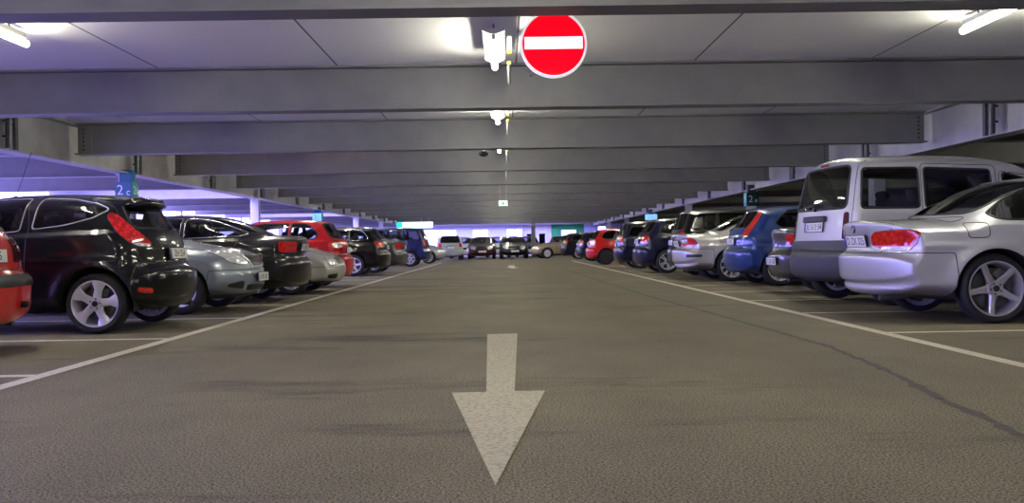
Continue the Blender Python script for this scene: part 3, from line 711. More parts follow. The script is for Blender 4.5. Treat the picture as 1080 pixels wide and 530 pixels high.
# ------------------------------------------------------------------ body types (x from the tail, z up)
TYPES = {
 'fiesta': dict(L=3.95, W=1.72, H=1.47, axles=(.68, 3.17), rw=.31, arch=.375, belt=(1.06, .93), tumble=.36, shoulder=.03, bowr=.16, bowf=.28, rt=.2, rb=.2, tapr=.10, flare=.03, crease=.76,
   profile=[(.28, .22), (.10, .24), (.03, .33), (.0, .45), (.0, .58), (.03, .655), (.085, .69), (.12, .74), (.145, .90), (.185, 1.02), (.255, 1.12), (.36, 1.28), (.45, 1.385), (.60, 1.435), (.95, 1.462), (1.4, 1.47), (1.85, 1.45), (2.25, 1.38), (2.75, 1.13), (3.05, .98), (3.4, .89), (3.7, .76), (3.88, .60), (3.95, .45), (3.92, .3), (3.8, .2), (3.4, .18), (.6, .18)],
   win=[[(.58, 1.275), (.72, 1.335), (.98, 1.385), (1.30, 1.40), (1.34, 1.07), (1.0, 1.115), (.72, 1.19)], [(1.42, 1.40), (1.80, 1.385), (2.1, 1.33), (2.52, 1.09), (2.62, 1.0), (1.46, 1.055)]],
   rearwin=[(-.60, 1.08), (.60, 1.08), (.50, 1.36), (-.50, 1.36)], frontwin=[(-.68, 1.0), (.68, 1.0), (.54, 1.36), (-.54, 1.36)],
   tail=[(1.30, 1.19), (1.255, 1.245), (1.16, 1.225), (.93, 1.06), (.72, .925), (.72, .885), (.95, .89), (1.10, .93), (1.22, 1.02)],
   head=[(.45, .66), (.62, .64), (.86, .72), (1.15, .86), (1.1, .9), (.8, .82), (.5, .74)],
   doors=[[(1.42, 1.41), (1.80, 1.395), (2.1, 1.34), (2.52, 1.1), (2.66, .98), (2.68, .45), (2.6, .3), (1.5, .3), (1.38, .6), (1.37, 1.1)]],
   gate=[(-.66, .72), (.66, .72), (.70, 1.0), (.56, 1.39), (-.56, 1.39), (-.70, 1.0)], bump_r=.70, bump_f=.60),
 'bmw': dict(L=4.58, W=1.78, H=1.40, axles=(1.05, 3.81), rw=.325, arch=.375, belt=(.955, .88), tumble=.46, shoulder=.03, bowr=.20, bowf=.26, rt=.2, rb=.15, tapr=.09, flare=.022, crease=.74,
   profile=[(.35, .24), (.14, .25), (.06, .30), (.06, .36), (.015, .40), (.0, .5), (.0, .63), (.035, .665), (.075, .685), (.085, .76), (.055, .90), (.05, .965), (.10, .985), (.4, .995), (.68, 1.01), (.95, 1.15), (1.25, 1.295), (1.6, 1.38), (2.0, 1.405), (2.4, 1.375), (2.8, 1.21), (3.3, .94), (3.8, .89), (4.3, .76), (4.5, .64), (4.58, .5), (4.56, .34), (4.45, .22), (4.1, .18), (.9, .18)],
   win=[[(1.04, 1.03), (1.24, 1.16), (1.48, 1.27), (1.78, 1.32), (1.84, 1.325), (1.86, .96), (1.20, .965), (1.08, .985)], [(1.90, 1.325), (2.15, 1.315), (2.45, 1.235), (3.02, .96), (3.05, .93), (1.92, .955)]],
   rearwin=[(-.62, 1.03), (.62, 1.03), (.54, 1.35), (-.54, 1.35)], frontwin=[(-.7, .99), (.7, .99), (.58, 1.32), (-.58, 1.32)],
   tail=[(.44, .735), (.58, .725), (.60, .69), (1.05, .69), (1.13, .735), (1.19, .83), (1.20, .855), (1.05, .885), (.75, .88), (.50, .865), (.44, .83)],
   head=[(.40, .60), (.7, .60), (.95, .68), (1.1, .76), (.8, .75), (.45, .70)],
   doors=[[(1.88, 1.335), (2.15, 1.325), (2.45, 1.245), (3.05, .95), (3.12, .8), (3.14, .4), (3.0, .27), (1.95, .27), (1.84, .5), (1.85, 1.0)]],
   gate=[(-.50, .665), (.50, .665), (.54, .76), (.62, .90), (.64, 1.0), (-.64, 1.0), (-.62, .90), (-.54, .76)], bump_r=.665, bump_f=.55, fuel=[(.80, .80), (1.0, .80), (1.0, .94), (.80, .94)]),
 'van': dict(L=4.2, W=1.81, H=1.83, axles=(.72, 3.42), rw=.32, arch=.375, belt=(1.14, 1.08), tumble=.12, shoulder=.02, bowr=.06, bowf=.28, rt=.15, rb=.13, tapr=.03, flare=.02, crown=.04, crease=.80, p=3.,
   profile=[(.35, .26), (.10, .28), (.01, .36), (.0, .58), (.02, .64), (.045, .68), (.07, .85), (.09, 1.02), (.13, 1.3), (.20, 1.62), (.25, 1.74), (.36, 1.80), (.7, 1.825), (1.3, 1.83), (1.9, 1.81), (2.4, 1.74), (2.7, 1.63), (3.2, 1.24), (3.4, 1.11), (3.8, 1.0), (4.05, .86), (4.17, .65), (4.2, .45), (4.14, .28), (4.0, .2), (.8, .2)],
   win=[[(.29, 1.16), (.34, 1.64), (1.02, 1.64), (1.02, 1.16)], [(1.09, 1.64), (1.93, 1.61), (1.96, 1.15), (1.09, 1.16)], [(2.08, 1.58), (2.42, 1.49), (2.85, 1.2), (2.85, 1.16), (2.1, 1.16)]],
   rearwin=[(-.70, 1.17), (.70, 1.17), (.62, 1.69), (-.62, 1.69)], frontwin=[(-.74, 1.15), (.74, 1.15), (.62, 1.64), (-.62, 1.64)],
   tail=[(.80, .80), (.93, .80), (.93, 1.12), (.83, 1.12)], head=[(.45, .72), (.95, .74), (1.1, .95), (.8, .92), (.5, .82)],
   doors=[[(2.04, 1.60), (2.45, 1.53), (2.95, 1.2), (3.02, .9), (3.0, .32), (2.06, .32)], [(1.05, 1.69), (2.0, 1.66), (2.0, .32), (1.05, .32)]],
   gate=[(-.80, .68), (.80, .68), (.79, 1.1), (.70, 1.75), (-.70, 1.75), (-.79, 1.1)], bump_r=.66, bump_f=.5),
 'sedan': dict(L=4.58, W=1.80, H=1.43, axles=(1.03, 3.72), rw=.315, arch=.365, belt=(1.02, .94), tumble=.42, shoulder=.025, bowr=.18, bowf=.24, rt=.2, rb=.16, tapr=.09, crease=.74,
   profile=[(.35, .23), (.12, .25), (.03, .33), (.0, .48), (.0, .62), (.05, .69), (.085, .72), (.09, .86), (.06, 1.0), (.10, 1.05), (.35, 1.075), (.58, 1.09), (.9, 1.24), (1.3, 1.37), (1.7, 1.42), (2.1, 1.43), (2.5, 1.39), (3.0, 1.17), (3.4, .99), (3.85, .91), (4.3, .79), (4.5, .66), (4.58, .5), (4.56, .34), (4.45, .22), (4.1, .18), (.9, .18)],
   win=[[(.82, 1.10), (1.0, 1.19), (1.3, 1.30), (1.62, 1.345), (1.80, 1.35), (1.80, 1.035), (.92, 1.06)], [(1.86, 1.35), (2.2, 1.34), (2.5, 1.275), (3.12, 1.02), (3.15, .985), (1.86, 1.03)]],
   rearwin=[(-.63, 1.115), (.63, 1.115), (.54, 1.36), (-.54, 1.36)], frontwin=[(-.7, 1.01), (.7, 1.01), (.58, 1.37), (-.58, 1.37)],
   tail=[(.50, .80), (1.1, .80), (1.12, .94), (1.05, .97), (.50, .96)], head=[(.36, .62), (.62, .585), (.92, .64), (1.25, .80), (1.2, .845), (.9, .80), (.45, .725)],
   doors=[[(1.83, 1.36), (2.2, 1.35), (2.5, 1.285), (3.15, 1.0), (3.18, .8), (3.18, .3), (1.9, .27), (1.83, .4)], [(.95, 1.20), (1.3, 1.31), (1.62, 1.355), (1.80, 1.36), (1.80, .3), (1.45, .3), (1.35, .62), (1.1, .72), (.90, 1.05)]],
   gate=[(-.52, .70), (.52, .70), (.6, .96), (.64, 1.08), (-.64, 1.08), (-.6, .96)], bump_r=.70, bump_f=.58, fuel=[(.72, .80), (.9, .80), (.9, .94), (.72, .94)]),
 'hatch': dict(L=4.15, W=1.74, H=1.48, axles=(.78, 3.34), rw=.315, arch=.365, belt=(1.02, .96), tumble=.36, shoulder=.025, bowr=.14, bowf=.24, rt=.19, rb=.17, tapr=.08, crease=.74,
   profile=[(.3, .22), (.10, .24), (.02, .33), (.0, .48), (.0, .62), (.05, .69), (.085, .72), (.10, .9), (.15, 1.02), (.30, 1.20), (.42, 1.36), (.50, 1.42), (.75, 1.455), (1.2, 1.48), (1.65, 1.475), (2.1, 1.43), (2.6, 1.22), (3.05, .99), (3.5, .91), (3.9, .78), (4.08, .65), (4.15, .5), (4.13, .33), (4.0, .2), (3.7, .18), (.7, .18)],
   win=[[(.58, 1.13), (.72, 1.29), (.86, 1.375), (1.1, 1.395), (1.18, 1.395), (1.18, 1.03), (.72, 1.045)], [(1.24, 1.395), (1.75, 1.39), (2.1, 1.335), (2.68, 1.05), (2.75, .985), (1.24, 1.03)]],
   rearwin=[(-.62, 1.06), (.62, 1.06), (.52, 1.38), (-.52, 1.38)], frontwin=[(-.68, 1.01), (.68, 1.01), (.55, 1.39), (-.55, 1.39)],
   tail=[(.58, .80), (1.02, .80), (1.08, .9), (1.06, .99), (.9, 1.02), (.60, .98)], head=[(.42, .64), (.85, .64), (1.05, .78), (1.0, .84), (.7, .80), (.45, .73)],
   doors=[[(1.21, 1.405), (1.75, 1.40), (2.1, 1.345), (2.75, 1.02), (2.82, .8), (2.82, .3), (1.26, .28), (1.2, .4)]],
   gate=[(-.58, .71), (.58, .71), (.66, 1.02), (.56, 1.42), (-.56, 1.42), (-.66, 1.02)], bump_r=.70, bump_f=.58, fuel=[(.62, .82), (.80, .82), (.80, .98), (.62, .98)]),
 'estate': dict(L=4.6, W=1.80, H=1.48, axles=(1.0, 3.68), rw=.325, arch=.375, belt=(1.04, .97), tumble=.36, shoulder=.025, bowr=.14, bowf=.24, rt=.19, rb=.16, tapr=.08, crease=.76,
   profile=[(.3, .24), (.10, .26), (.02, .35), (.0, .5), (.0, .64), (.04, .71), (.07, .74), (.09, .9), (.13, 1.02), (.28, 1.22), (.40, 1.38), (.48, 1.44), (.75, 1.465), (1.3, 1.48), (2.0, 1.48), (2.5, 1.43), (3.0, 1.2), (3.45, 1.0), (3.9, .93), (4.35, .80), (4.53, .66), (4.6, .5), (4.57, .34), (4.45, .22), (4.1, .19), (.9, .19)],
   win=[[(.55, 1.12), (.68, 1.29), (.84, 1.375), (1.12, 1.39), (1.12, 1.05), (.66, 1.065)], [(1.16, 1.39), (1.92, 1.40), (1.92, 1.04), (1.16, 1.05)], [(1.98, 1.40), (2.3, 1.385), (2.55, 1.33), (3.1, 1.05), (3.15, .995), (1.98, 1.04)]],
   rearwin=[(-.63, 1.07), (.63, 1.07), (.53, 1.40), (-.53, 1.40)], frontwin=[(-.7, 1.02), (.7, 1.02), (.58, 1.40), (-.58, 1.40)],
   tail=[(.56, .84), (1.1, .86), (1.22, .98), (1.15, 1.03), (.9, 1.04), (.58, 1.02)], head=[(.42, .66), (.9, .66), (1.15, .8), (1.1, .86), (.7, .82), (.45, .75)],
   doors=[[(1.95, 1.41), (2.3, 1.395), (2.55, 1.34), (3.15, 1.02), (3.2, .8), (3.2, .3), (2.0, .28), (1.94, .4)], [(1.14, 1.40), (1.91, 1.41), (1.91, .3), (1.45, .3), (1.32, .6), (1.14, .75)]],
   gate=[(-.6, .72), (.6, .72), (.67, 1.02), (.58, 1.44), (-.58, 1.44), (-.67, 1.02)], bump_r=.71, bump_f=.58),
 'mpv': dict(L=4.5, W=1.82, H=1.68, axles=(.85, 3.55), rw=.325, arch=.375, belt=(1.10, 1.02), tumble=.24, shoulder=.025, bowr=.12, bowf=.26, rt=.18, rb=.16, tapr=.06, crease=.80,
   profile=[(.3, .26), (.10, .28), (.02, .36), (.0, .5), (.0, .66), (.04, .74), (.07, .78), (.09, 1.0), (.16, 1.2), (.28, 1.48), (.36, 1.6), (.5, 1.645), (.9, 1.675), (1.5, 1.68), (2.1, 1.65), (2.55, 1.54), (3.1, 1.22), (3.4, 1.07), (3.85, .96), (4.25, .82), (4.43, .67), (4.5, .5), (4.47, .34), (4.35, .22), (4.0, .2), (.8, .2)],
   win=[[(.44, 1.2), (.54, 1.47), (.66, 1.56), (1.06, 1.57), (1.06, 1.13), (.5, 1.14)], [(1.12, 1.57), (1.92, 1.56), (1.92, 1.10), (1.12, 1.13)], [(1.98, 1.56), (2.3, 1.52), (2.6, 1.42), (3.1, 1.12), (3.1, 1.07), (1.98, 1.10)]],
   rearwin=[(-.66, 1.16), (.66, 1.16), (.56, 1.58), (-.56, 1.58)], frontwin=[(-.72, 1.1), (.72, 1.1), (.6, 1.55), (-.6, 1.55)],
   tail=[(.72, .88), (1.0, .88), (1.03, 1.12), (.80, 1.12)], head=[(.42, .68), (.9, .68), (1.15, .86), (1.1, .92), (.7, .86), (.45, .78)],
   doors=[[(1.95, 1.58), (2.3, 1.54), (2.6, 1.44), (3.15, 1.1), (3.2, .8), (3.2, .3), (2.0, .3)], [(1.1, 1.60), (1.91, 1.59), (1.91, .3), (1.35, .3), (1.22, .62), (1.1, .75)]],
   gate=[(-.66, .76), (.66, .76), (.70, 1.1), (.60, 1.62), (-.60, 1.62), (-.70, 1.1)], bump_r=.74, bump_f=.6),
}
TYPES['punto'] = dict(TYPES['hatch'], tail=[(.68, .92), (.88, .90), (.97, .98), (1.13, 1.38), (1.0, 1.40), (.82, 1.14)], tapr=.07, win=[[(.72, 1.13), (.86, 1.29), (.98, 1.375), (1.15, 1.395), (1.22, 1.395), (1.22, 1.04), (.84, 1.06)], [(1.28, 1.395), (1.75, 1.39), (2.1, 1.335), (2.68, 1.05), (2.75, .985), (1.28, 1.035)]], rearwin=[(-.56, 1.06), (.56, 1.06), (.46, 1.38), (-.46, 1.38)], bump_r=.66)
TYPES['oldhatch'] = dict(TYPES['hatch'], tail=[(.68, .80), (.98, .80), (.98, 1.03), (.70, 1.03)], bowr=.08, rb=.12, p=2.8, belt=(1.0, .96))

# ------------------------------------------------------------------ assembling a car
def frame_from(P, N, off=0., level=False):
    n = Vector((N[0], N[1], 0 if level else N[2])).normalized(); x = Vector((0, 0, 1)).cross(n).normalized(); y = n.cross(x)
    m = Matrix((x, y, n)).transposed().to_4x4(); m.translation = P+n*off; return m
def car(kind, name, label, cat, pm, tail=None, nose=None, head=0., lod=1, sc=1., wheel=('fat', 5, .70), wm='alloy', plate=None, fplate=None,
        trim='black', bump=None, tint='glass', tail_m='red_lens', head_m='clear_lens', gate_z=.86, over=None, extras=None, group=None, handle='body'):
    sp = dict(TYPES[kind]); sp.update(over or {})
    b = Body(sp, (.024, .032, .045)[lod]); L = sp['L']; Wd = sp['W']; R = sp['rw']; AR = sp['arch']
    x0, x1 = sp['axles']
    root = empty(name); tag(root, label, cat, group)
    fw = Vector((cos(head), sin(head), 0)); loc = Vector((*(tail or nose), 0))
    if nose: loc -= fw*L*sc
    root.location = loc; root.rotation_euler[2] = head; root.scale = (sc, sc, sc)
    b.coords_ = None
    T = {}
    def reg(pid, kindc, poly, nm, m, **k):
        b.region(kindc, poly, pid, k.get('only'), k.get('extra')); T[pid] = (nm, m, k)
    bm_ = M[bump] if bump else pm
    reg(1, 'prof', [(-1, -1), (x0-AR+.02, -1), (x0-AR+.02, .40), (x0-AR+.0, sp['bump_r']), (-1, sp['bump_r'])], 'rear_bumper', bm_)
    reg(2, 'prof', [(L+1, -1), (x1+AR-.02, -1), (x1+AR-.02, .4), (x1+AR, sp['bump_f']), (L+1, sp['bump_f'])], 'front_bumper', bm_)
    reg(3, 'rear', rounded(sp['gate'], .06), 'tailgate' if kind not in ('bmw', 'sedan') else 'boot_lid', pm)
    hz = [(x1-.62, -.70), (L-.25, -.58), (L-.14, 0), (L-.25, .58), (x1-.62, .70)]
    reg(4, 'top', hz, 'bonnet', pm, extra=lambda c, n: (c[:, 0] > x1-.7) & (n[:, 2] > .35))
    for i, d in enumerate(sp['doors']): reg(10+i, 'side', rounded(d, .06), 'door', pm, split=1)
    if 'fuel' in sp: reg(5, 'side', rounded(sp['fuel'], .03), 'fuel_flap', pm, extra=lambda c, n: c[:, 1] < 0)
    for i, w in enumerate(sp['win']): reg(20+i, 'side', rounded(w, .035), 'side_window', M[tint], split=1, glass=1)
    reg(30, 'rear', rounded(sp['rearwin'], .09), 'rear_window', M[tint], glass=1)
    reg(31, 'front', rounded(sp['frontwin'], .09), 'windscreen', M['glass'], glass=1)
    reg(40, 'wrapr', rounded(sp['tail'], .02), 'tail_lamp', M[tail_m], split=1, lift=.006)
    reg(41, 'wrapf', rounded(sp['head'], .02), 'headlamp', M[head_m], split=1, lift=.005)
    for i, (kc, poly, nm, m, k) in enumerate(extras or []): reg(50+i, kc, rounded(poly, k.pop('round', .02)), nm, M[m] if isinstance(m, str) else m, **dict(k))
    for xw in (x0, x1): b.region('prof', circle(xw, R, AR), -1, extra=lambda c, n: np.abs(c[:, 1]) > Wd/2-.36)
    fc = b.P[b.Q].mean(1); fn = b.N[b.Q].mean(1); parts = {}
    # the painted shell, dark underneath
    m = b.part == 0
    body = b.emit(m, 'body_shell', [pm, M['black']], root, mi=((fn[m][:, 2] < -.6) & (fc[m][:, 2] < .27)).astype(int)); parts['body'] = body
    for pid, (nm, mt, k) in T.items():
        for sd in ((-1, 1) if k.get('split') else (0,)):
            m = b.part == pid
            if sd: m &= fc[:, 1]*sd > 0
            if not m.any(): continue
            par = root
            if k.get('on'): par = parts.get(k['on'], parts.get((k['on'], sd), root))
            o = b.emit(m, nm, [mt, M['black']], par, k.get('lift', 0), mi=((fn[m][:, 2] < -.6) & (fc[m][:, 2] < .25) & (not k.get('glass'))).astype(int))
            parts[nm if not sd else (nm, sd)] = o; parts.setdefault(nm, o)
            if pid >= 10 and pid < 20: parts[('door', pid, sd)] = o
            if k.get('glass'):
                tm = M[trim] if pid < 30 else M['black']
                b.ribbon(m, .014 if pid < 30 else .016, 'window_seal', M['black'], o, -.004)
                if pid < 30 and trim != 'black': b.ribbon(m, .006, 'window_trim', tm, o, .008)
            elif lod < 2: b.ribbon(m, .0045 if pid < 40 else .006, 'panel_gap' if pid < 40 else 'lamp_seal', M['black'], o, 0)
    # wheel wells
    for xw in (x0, x1):
        for sd in (-1, 1):
            mb = MB(); prev = None; n = 30; ctr = mb.bm.verts.new((xw, sd*(Wd/2-.34), R))
            for q in range(n+1):
                a = -.24+(pi+.48)*q/n; x, z = xw+(AR+.003)*cos(a), R+(AR+.003)*sin(a)
                yo = float(b.wid(np.array([x]), np.array([z]))[0])-.015
                v = (mb.bm.verts.new((x, sd*yo, z)), mb.bm.verts.new((x, sd*(Wd/2-.34), z)))
                if prev: mb.bm.faces.new((prev[0], v[0], v[1], prev[1])); mb.bm.faces.new((prev[1], v[1], ctr))
                prev = v
            mb.build('wheel_arch_liner', M['liner'], root)
    # wheels
    tw = .205 if R < .33 else .22
    d = wheel_data(R, tw, wheel[0], wheel[1], wheel[2], M[wm])
    for xw in (x0, x1):
        for sd in (-1, 1): add_wheel(root, xw, sd*(Wd/2-.018-tw/2), R, sd, d, lod)
    # seats
    if lod < 2 or tint == 'glass':
        zb = sp['belt'][0]; xf = sp['doors'][0][0][0]
        def seat(x, y, wdt, hh):
            s = MB(); rt = Matrix.Rotation(rad(-16), 3, 'Y')
            while hh > -.4 and float(b.G(np.array([x-.17]), np.array([abs(y)+.38 if wdt > .8 else abs(y)]), np.array([zb+.36+hh]))[0]) > -.16: hh -= .03
            s.box((x, y, zb-.10+min(0, hh+.04)), (.12, wdt, .62), .05, rt); s.box((x+.28, y, zb-.42), (.5, wdt, .14), .05)
            for yy in ([y] if wdt < .8 else [y-.38, y+.38]): s.box((x-.12, yy, zb+.24+hh), (.09, .25, .17), .04, rt); s.cyl((x-.1, yy, zb+.1+hh), (x-.1, yy, zb+.26+hh), .012, 6)
            s.build('rear_bench' if wdt > .8 else 'front_seat', M['seat'], root, 40)
        for sd in (-1, 1): seat(xf+.22, sd*.36, .48, .0)
        seat(max(xf-.72, .62), 0, 1.2, -.04)
        s = MB(); s.box((xf+1.0, 0, zb-.1), (.3, 1.3, .2), .06); s.build('dashboard', M['seat'], root)
    # mirrors and handles
    if lod < 2:
        fwn = sp['win'][-1]; xm = max(p[0] for p in sp['win'][1 if kind != 'van' else 2])-.22
        if kind in ('estate', 'mpv'): xm = max(p[0] for p in sp['win'][2])-.22
        for sd in (-1, 1):
            zb = sp['belt'][0]+(sp['belt'][1]-sp['belt'][0])*xm/L
            yo = float(b.wid(np.array([xm]), np.array([zb]))[0])
            s = MB(); s.box((xm, sd*(yo+.12), zb+.08), (.13, .19, .13), .055, seg=3); s.box((xm+.01, sd*(yo+.01), zb+.02), (.07, .12, .05), .015)
            s.build('wing_mirror', pm, root, 40)
            for key, o in list(parts.items()):
                if isinstance(key, tuple) and len(key) == 3 and key[2] == sd:
                    xd = min(p[0] for p in sp['doors'][key[1]-10])+.12; P, N = b.at('side', xd+.06, sp['belt'][0]-.13, sd)
                    q = MB(); q.box((0, 0, .022), (.19, .028, .02), .009); q.box((-.075, 0, .01), (.03, .024, .026), .006); q.box((.075, 0, .01), (.03, .024, .026), .006)
                    h = q.build('door_handle', pm if handle == 'body' else M[handle], o); h.matrix_local = frame_from(P, N)
    # number plates
    def mk_plate(kindc, z, txt, y=0.):
        P, N = b.at(kindc, y, z); par = parts.get('tailgate') or parts.get('boot_lid') if (kindc == 'rear' and z > sp['bump_r']) else (parts.get('rear_bumper') if kindc == 'rear' else parts.get('front_bumper'))
        f = frame_from(P, N, .008, False)
        q = MB(); q.box((0, 0, 0), (.535, .125, .014), .004); q.mi = 1; q.box((.0, 0, .008), (.52, .112, .004)); q.mi = 2; q.box((-.24, 0, .0095), (.04, .11, .003))
        o = q.build('number_plate', [M['black'], M['plate'], M['euro']], root); o.matrix_local = f
        if lod < 2: text('plate_lettering', txt, .105, M['ink'], o, Matrix.Translation((.02, -.002, .0105)))
    if plate: mk_plate('rear', gate_z, plate)
    if fplate: mk_plate('front', .47, fplate)
    if tail or lod < 2:
        q = MB(); q.cyl((.13, -.45, .235), (.4, -.45, .245), .028, 12); q.build('exhaust_pipe', M['disc'], root, 40)
    root['body_ref'] = 0; del root['body_ref']
    return root, b, parts
def wiper(root, b, z, ln=.5, y0=.0, par=None):
    P, N = b.at('rear', y0, z); f = frame_from(P, N)
    q = MB(); q.cyl((0, 0, 0), (0, 0, .04), .025, 10); q.box((-ln/2, .03, .035), (ln, .018, .014), .004, Matrix.Rotation(rad(6), 3, 'Z'))
    o = q.build('rear_wiper', M['black'], root); o.matrix_local = f
def badge(root, b, kindc, a, z, r, mats, build, side=0, name='badge'):
    P, N = b.at(kindc, a, z, side); f = frame_from(P, N, .004); q = MB(); build(q, r); o = q.build(name, mats, root); o.matrix_local = f; return o
def roundel(q, r):
    """blue and white quartered disc in a dark ring"""
    q.cyl((0, 0, -.004), (0, 0, .003), r, 28); n = 8
    for k in range(4):
        q.mi = 1 if k % 2 else 2
        q.prism([(0, 0)]+[(r*.68*cos(pi/2*k+pi/2*t/n), r*.68*sin(pi/2*k+pi/2*t/n)) for t in range(n+1)], 'z', .002, .005)
def oval(q, r):
    q.prism([(r*1.6*cos(2*pi*k/24), r*.7*sin(2*pi*k/24)) for k in range(24)], 'z', 0, .004); q.mi = 1
    q.prism([(r*1.45*cos(2*pi*k/24), r*.58*sin(2*pi*k/24)) for k in range(24)], 'z', .003, .006)
BADGE_BMW = [M['black'], M['euro'], M['ink_white']]

# paints
P_BLACK = paint('black paint', (.004, .004, .0045), 0, .3)
P_SILVER = paint('silver paint', (.52, .52, .55), .55, .38)
P_SILVER2 = paint('light silver paint', (.55, .55, .57), .5, .4)
P_WARM = paint('warm silver paint', (.46, .45, .43), .5, .4)
P_RED = paint('red paint', (.48, .012, .012), 0, .35)
P_RED2 = paint('bright red paint', (.62, .012, .01), 0, .35)
P_DRED = paint('crimson paint', (.50, .008, .02), 0, .35)
P_SLATE = paint('slate grey metallic', (.22, .25, .30), .5, .38)
P_CHAR = paint('charcoal metallic', (.014, .013, .013), 0, .3)
P_GREY = paint('mid grey metallic', (.055, .055, .062), .4, .33)
P_BLUE = paint('blue metallic', (.014, .045, .18), .15, .3)
P_NAVY = paint('navy metallic', (.004, .006, .026), 0, .28)
P_INDIGO = paint('indigo metallic', (.008, .011, .10), .1, .3)
P_GOLD = paint('champagne metallic', (.42, .34, .22), .5, .4)
P_BEIGE = paint('pale greenish grey paint', (.42, .45, .40), .2, .4)
P_WINE = paint('wine red metallic', (.06, .008, .03), .3, .3)
P_WHITE = paint('white paint', (.75, .75, .78), 0, .35)
P_STEEL = paint('steel blue metallic', (.10, .13, .22), .5, .35)

LH = pi     # left row: tail to the aisle, heading away to the left
# --- left row
r, b, pt = car('fiesta', 'hatchback_car', 'black three-door hatchback with fat five-spoke wheels and angular red tail lamps below the teal sign', 'car', P_BLACK, tail=(-3.57, 10.44), head=LH, lod=0, sc=1.02,
    wheel=('fat', 5, .78), plate='ZH 254', gate_z=.815, trim='alloy_dark',
    extras=[('wrapr', [(.80, .40), (.80, .45), (1.05, .475), (1.06, .42)], 'rear_reflector', 'red_lens', dict(split=1, lift=.004)), ('wrapr', [(.74, .885), (.74, .915), (.98, .925), (1.06, .925), (1.0, .897)], 'reversing_lamp', 'clear_lens', dict(split=1, lift=.009, on='tail_lamp', only=[40]))])
q = MB(); q.prism([(.46, 1.345), (.37, 1.325), (.325, 1.34), (.32, 1.375), (.36, 1.415), (.50, 1.437), (.72, 1.445), (.6, 1.36)], 'y', -.52, .52)
bmesh.ops.bisect_plane(q.bm, geom=q.bm.verts[:]+q.bm.edges[:]+q.bm.faces[:], plane_co=(0, 0, 0), plane_no=(0, 1, 0))
for yy in (-.42, -.3, -.15, .15, .3, .42): bmesh.ops.bisect_plane(q.bm, geom=q.bm.verts[:]+q.bm.edges[:]+q.bm.faces[:], plane_co=(0, yy, 0), plane_no=(0, 1, 0))
for v in q.bm.verts:
    t = (v.co.y/.52)**2; v.co.x += .10*t+.06*t*t; v.co.z -= .012*t+.02*t*t
bmesh.ops.bevel(q.bm, geom=[e for e in q.bm.edges if e.is_manifold and e.calc_face_angle(0) > .5], offset=.018, segments=3, profile=.5, affect='EDGES')
q.build('roof_spoiler', P_BLACK, r, 35)
wiper(r, b, 1.08, .42)
q = MB(); q.cyl((1.9, 0, 1.45), (1.72, 0, 1.95), .004, 6); q.ball((1.9, 0, 1.455), (.035, .02, .015)); q.build('aerial', M['black'], r)
r, b, pt = car('oldhatch', 'estate_car', 'bright red older hatchback with black bumper strip, in front of the black three-door hatchback', 'car', P_RED, tail=(-4.27, 7.80), head=LH, lod=0,
    wheel=('cap', 7, .68), wm='alloy', plate='S 4 315', gate_z=.845, tail_m='dark_lens', over=dict(bump_r=.74, tail=[(.58, .775), (.98, .775), (.98, 1.03), (.60, 1.03)]),
    extras=[('prof', [(-.5, .57), (.6, .57), (.6, .665), (-.5, .665)], 'bumper_strip', 'black', dict(lift=.012, extra=lambda c, n: c[:, 0] < .62))])
q = MB(); q.cyl((.03, -.42, .40), (-.02, -.42, .40), .03, 14); q.cyl((.0, -.42, .4), (-.025, -.42, .4), .018, 10); q.build('towing_eye', M['black'], r, 40)
r, b, pt = car('sedan', 'saloon_car', 'slate grey saloon parked nose-out between the black hatchback and the charcoal saloon', 'car', P_SLATE, nose=(-3.44, 13.08), head=0, lod=0,
    wheel=('fat', 7, .68), fplate='B PU 85', trim='black', over=dict(bowf=.30, profile=TYPES['sedan']['profile'][:18]+[(3.85, .93), (4.25, .865), (4.44, .79), (4.53, .66), (4.58, .5), (4.56, .34), (4.45, .22), (4.1, .18), (.9, .18)], head=[(.36, .70), (.60, .645), (.92, .69), (1.22, .83), (1.2, .875), (.9, .845), (.45, .79)]),
    extras=[('front', [(-.28, .62), (.28, .62), (.36, .775), (-.36, .775)], 'grille', 'black', dict(lift=.006)), ('wrapf', [(.62, .32), (1.0, .36), (1.02, .385), (.66, .43), (.62, .42)], 'lower_intake', 'black', dict(split=1, lift=.002)), ('front', [(-.42, .30), (.42, .30), (.42, .37), (-.42, .37)], 'lower_intake', 'black', dict(lift=.002))])
g = pt['grille']; q = MB()
for k in range(-5, 6):
    P, N = b.at('front', k*.055, .68); q.box(P+N*.012, (.012, .012, .12))
q.build('grille_bar', M['chrome'], g)
P1 = b.ribbon(b.part == 50, .012, 'grille_surround', M['chrome'], g, .006)
r, b, pt = car('sedan', 'saloon_car', 'charcoal saloon with chrome window line and wide red tail lamps behind the slate grey saloon', 'car', P_CHAR, tail=(-3.24, 15.30), head=LH, lod=0,
    wheel=('twin', 5, .72), plate='KA 5031', gate_z=.88, trim='chrome', tint='glass', over=dict(H=1.43))
r, b, pt = car('sedan', 'saloon_car', 'warm silver car with square headlamps, nose-out between the charcoal saloon and the red hatchback', 'car', P_WARM, nose=(-3.10, 17.8), head=0, lod=1,
    wheel=('thin', 9, .68), sc=.97, trim='black', over=dict(head=[(.46, .56), (.86, .55), (.93, .62), (.93, .74), (.50, .735)], bowf=.12, bump_f=.52, rb=.12),
    extras=[('front', [(-.36, .58), (.36, .58), (.38, .70), (-.38, .70)], 'grille', 'black', dict(lift=.004)), ('wrapf', [(.5, .29), (.95, .31), (.95, .37), (.5, .39)], 'lower_intake', 'black', dict(split=1, lift=.002))])
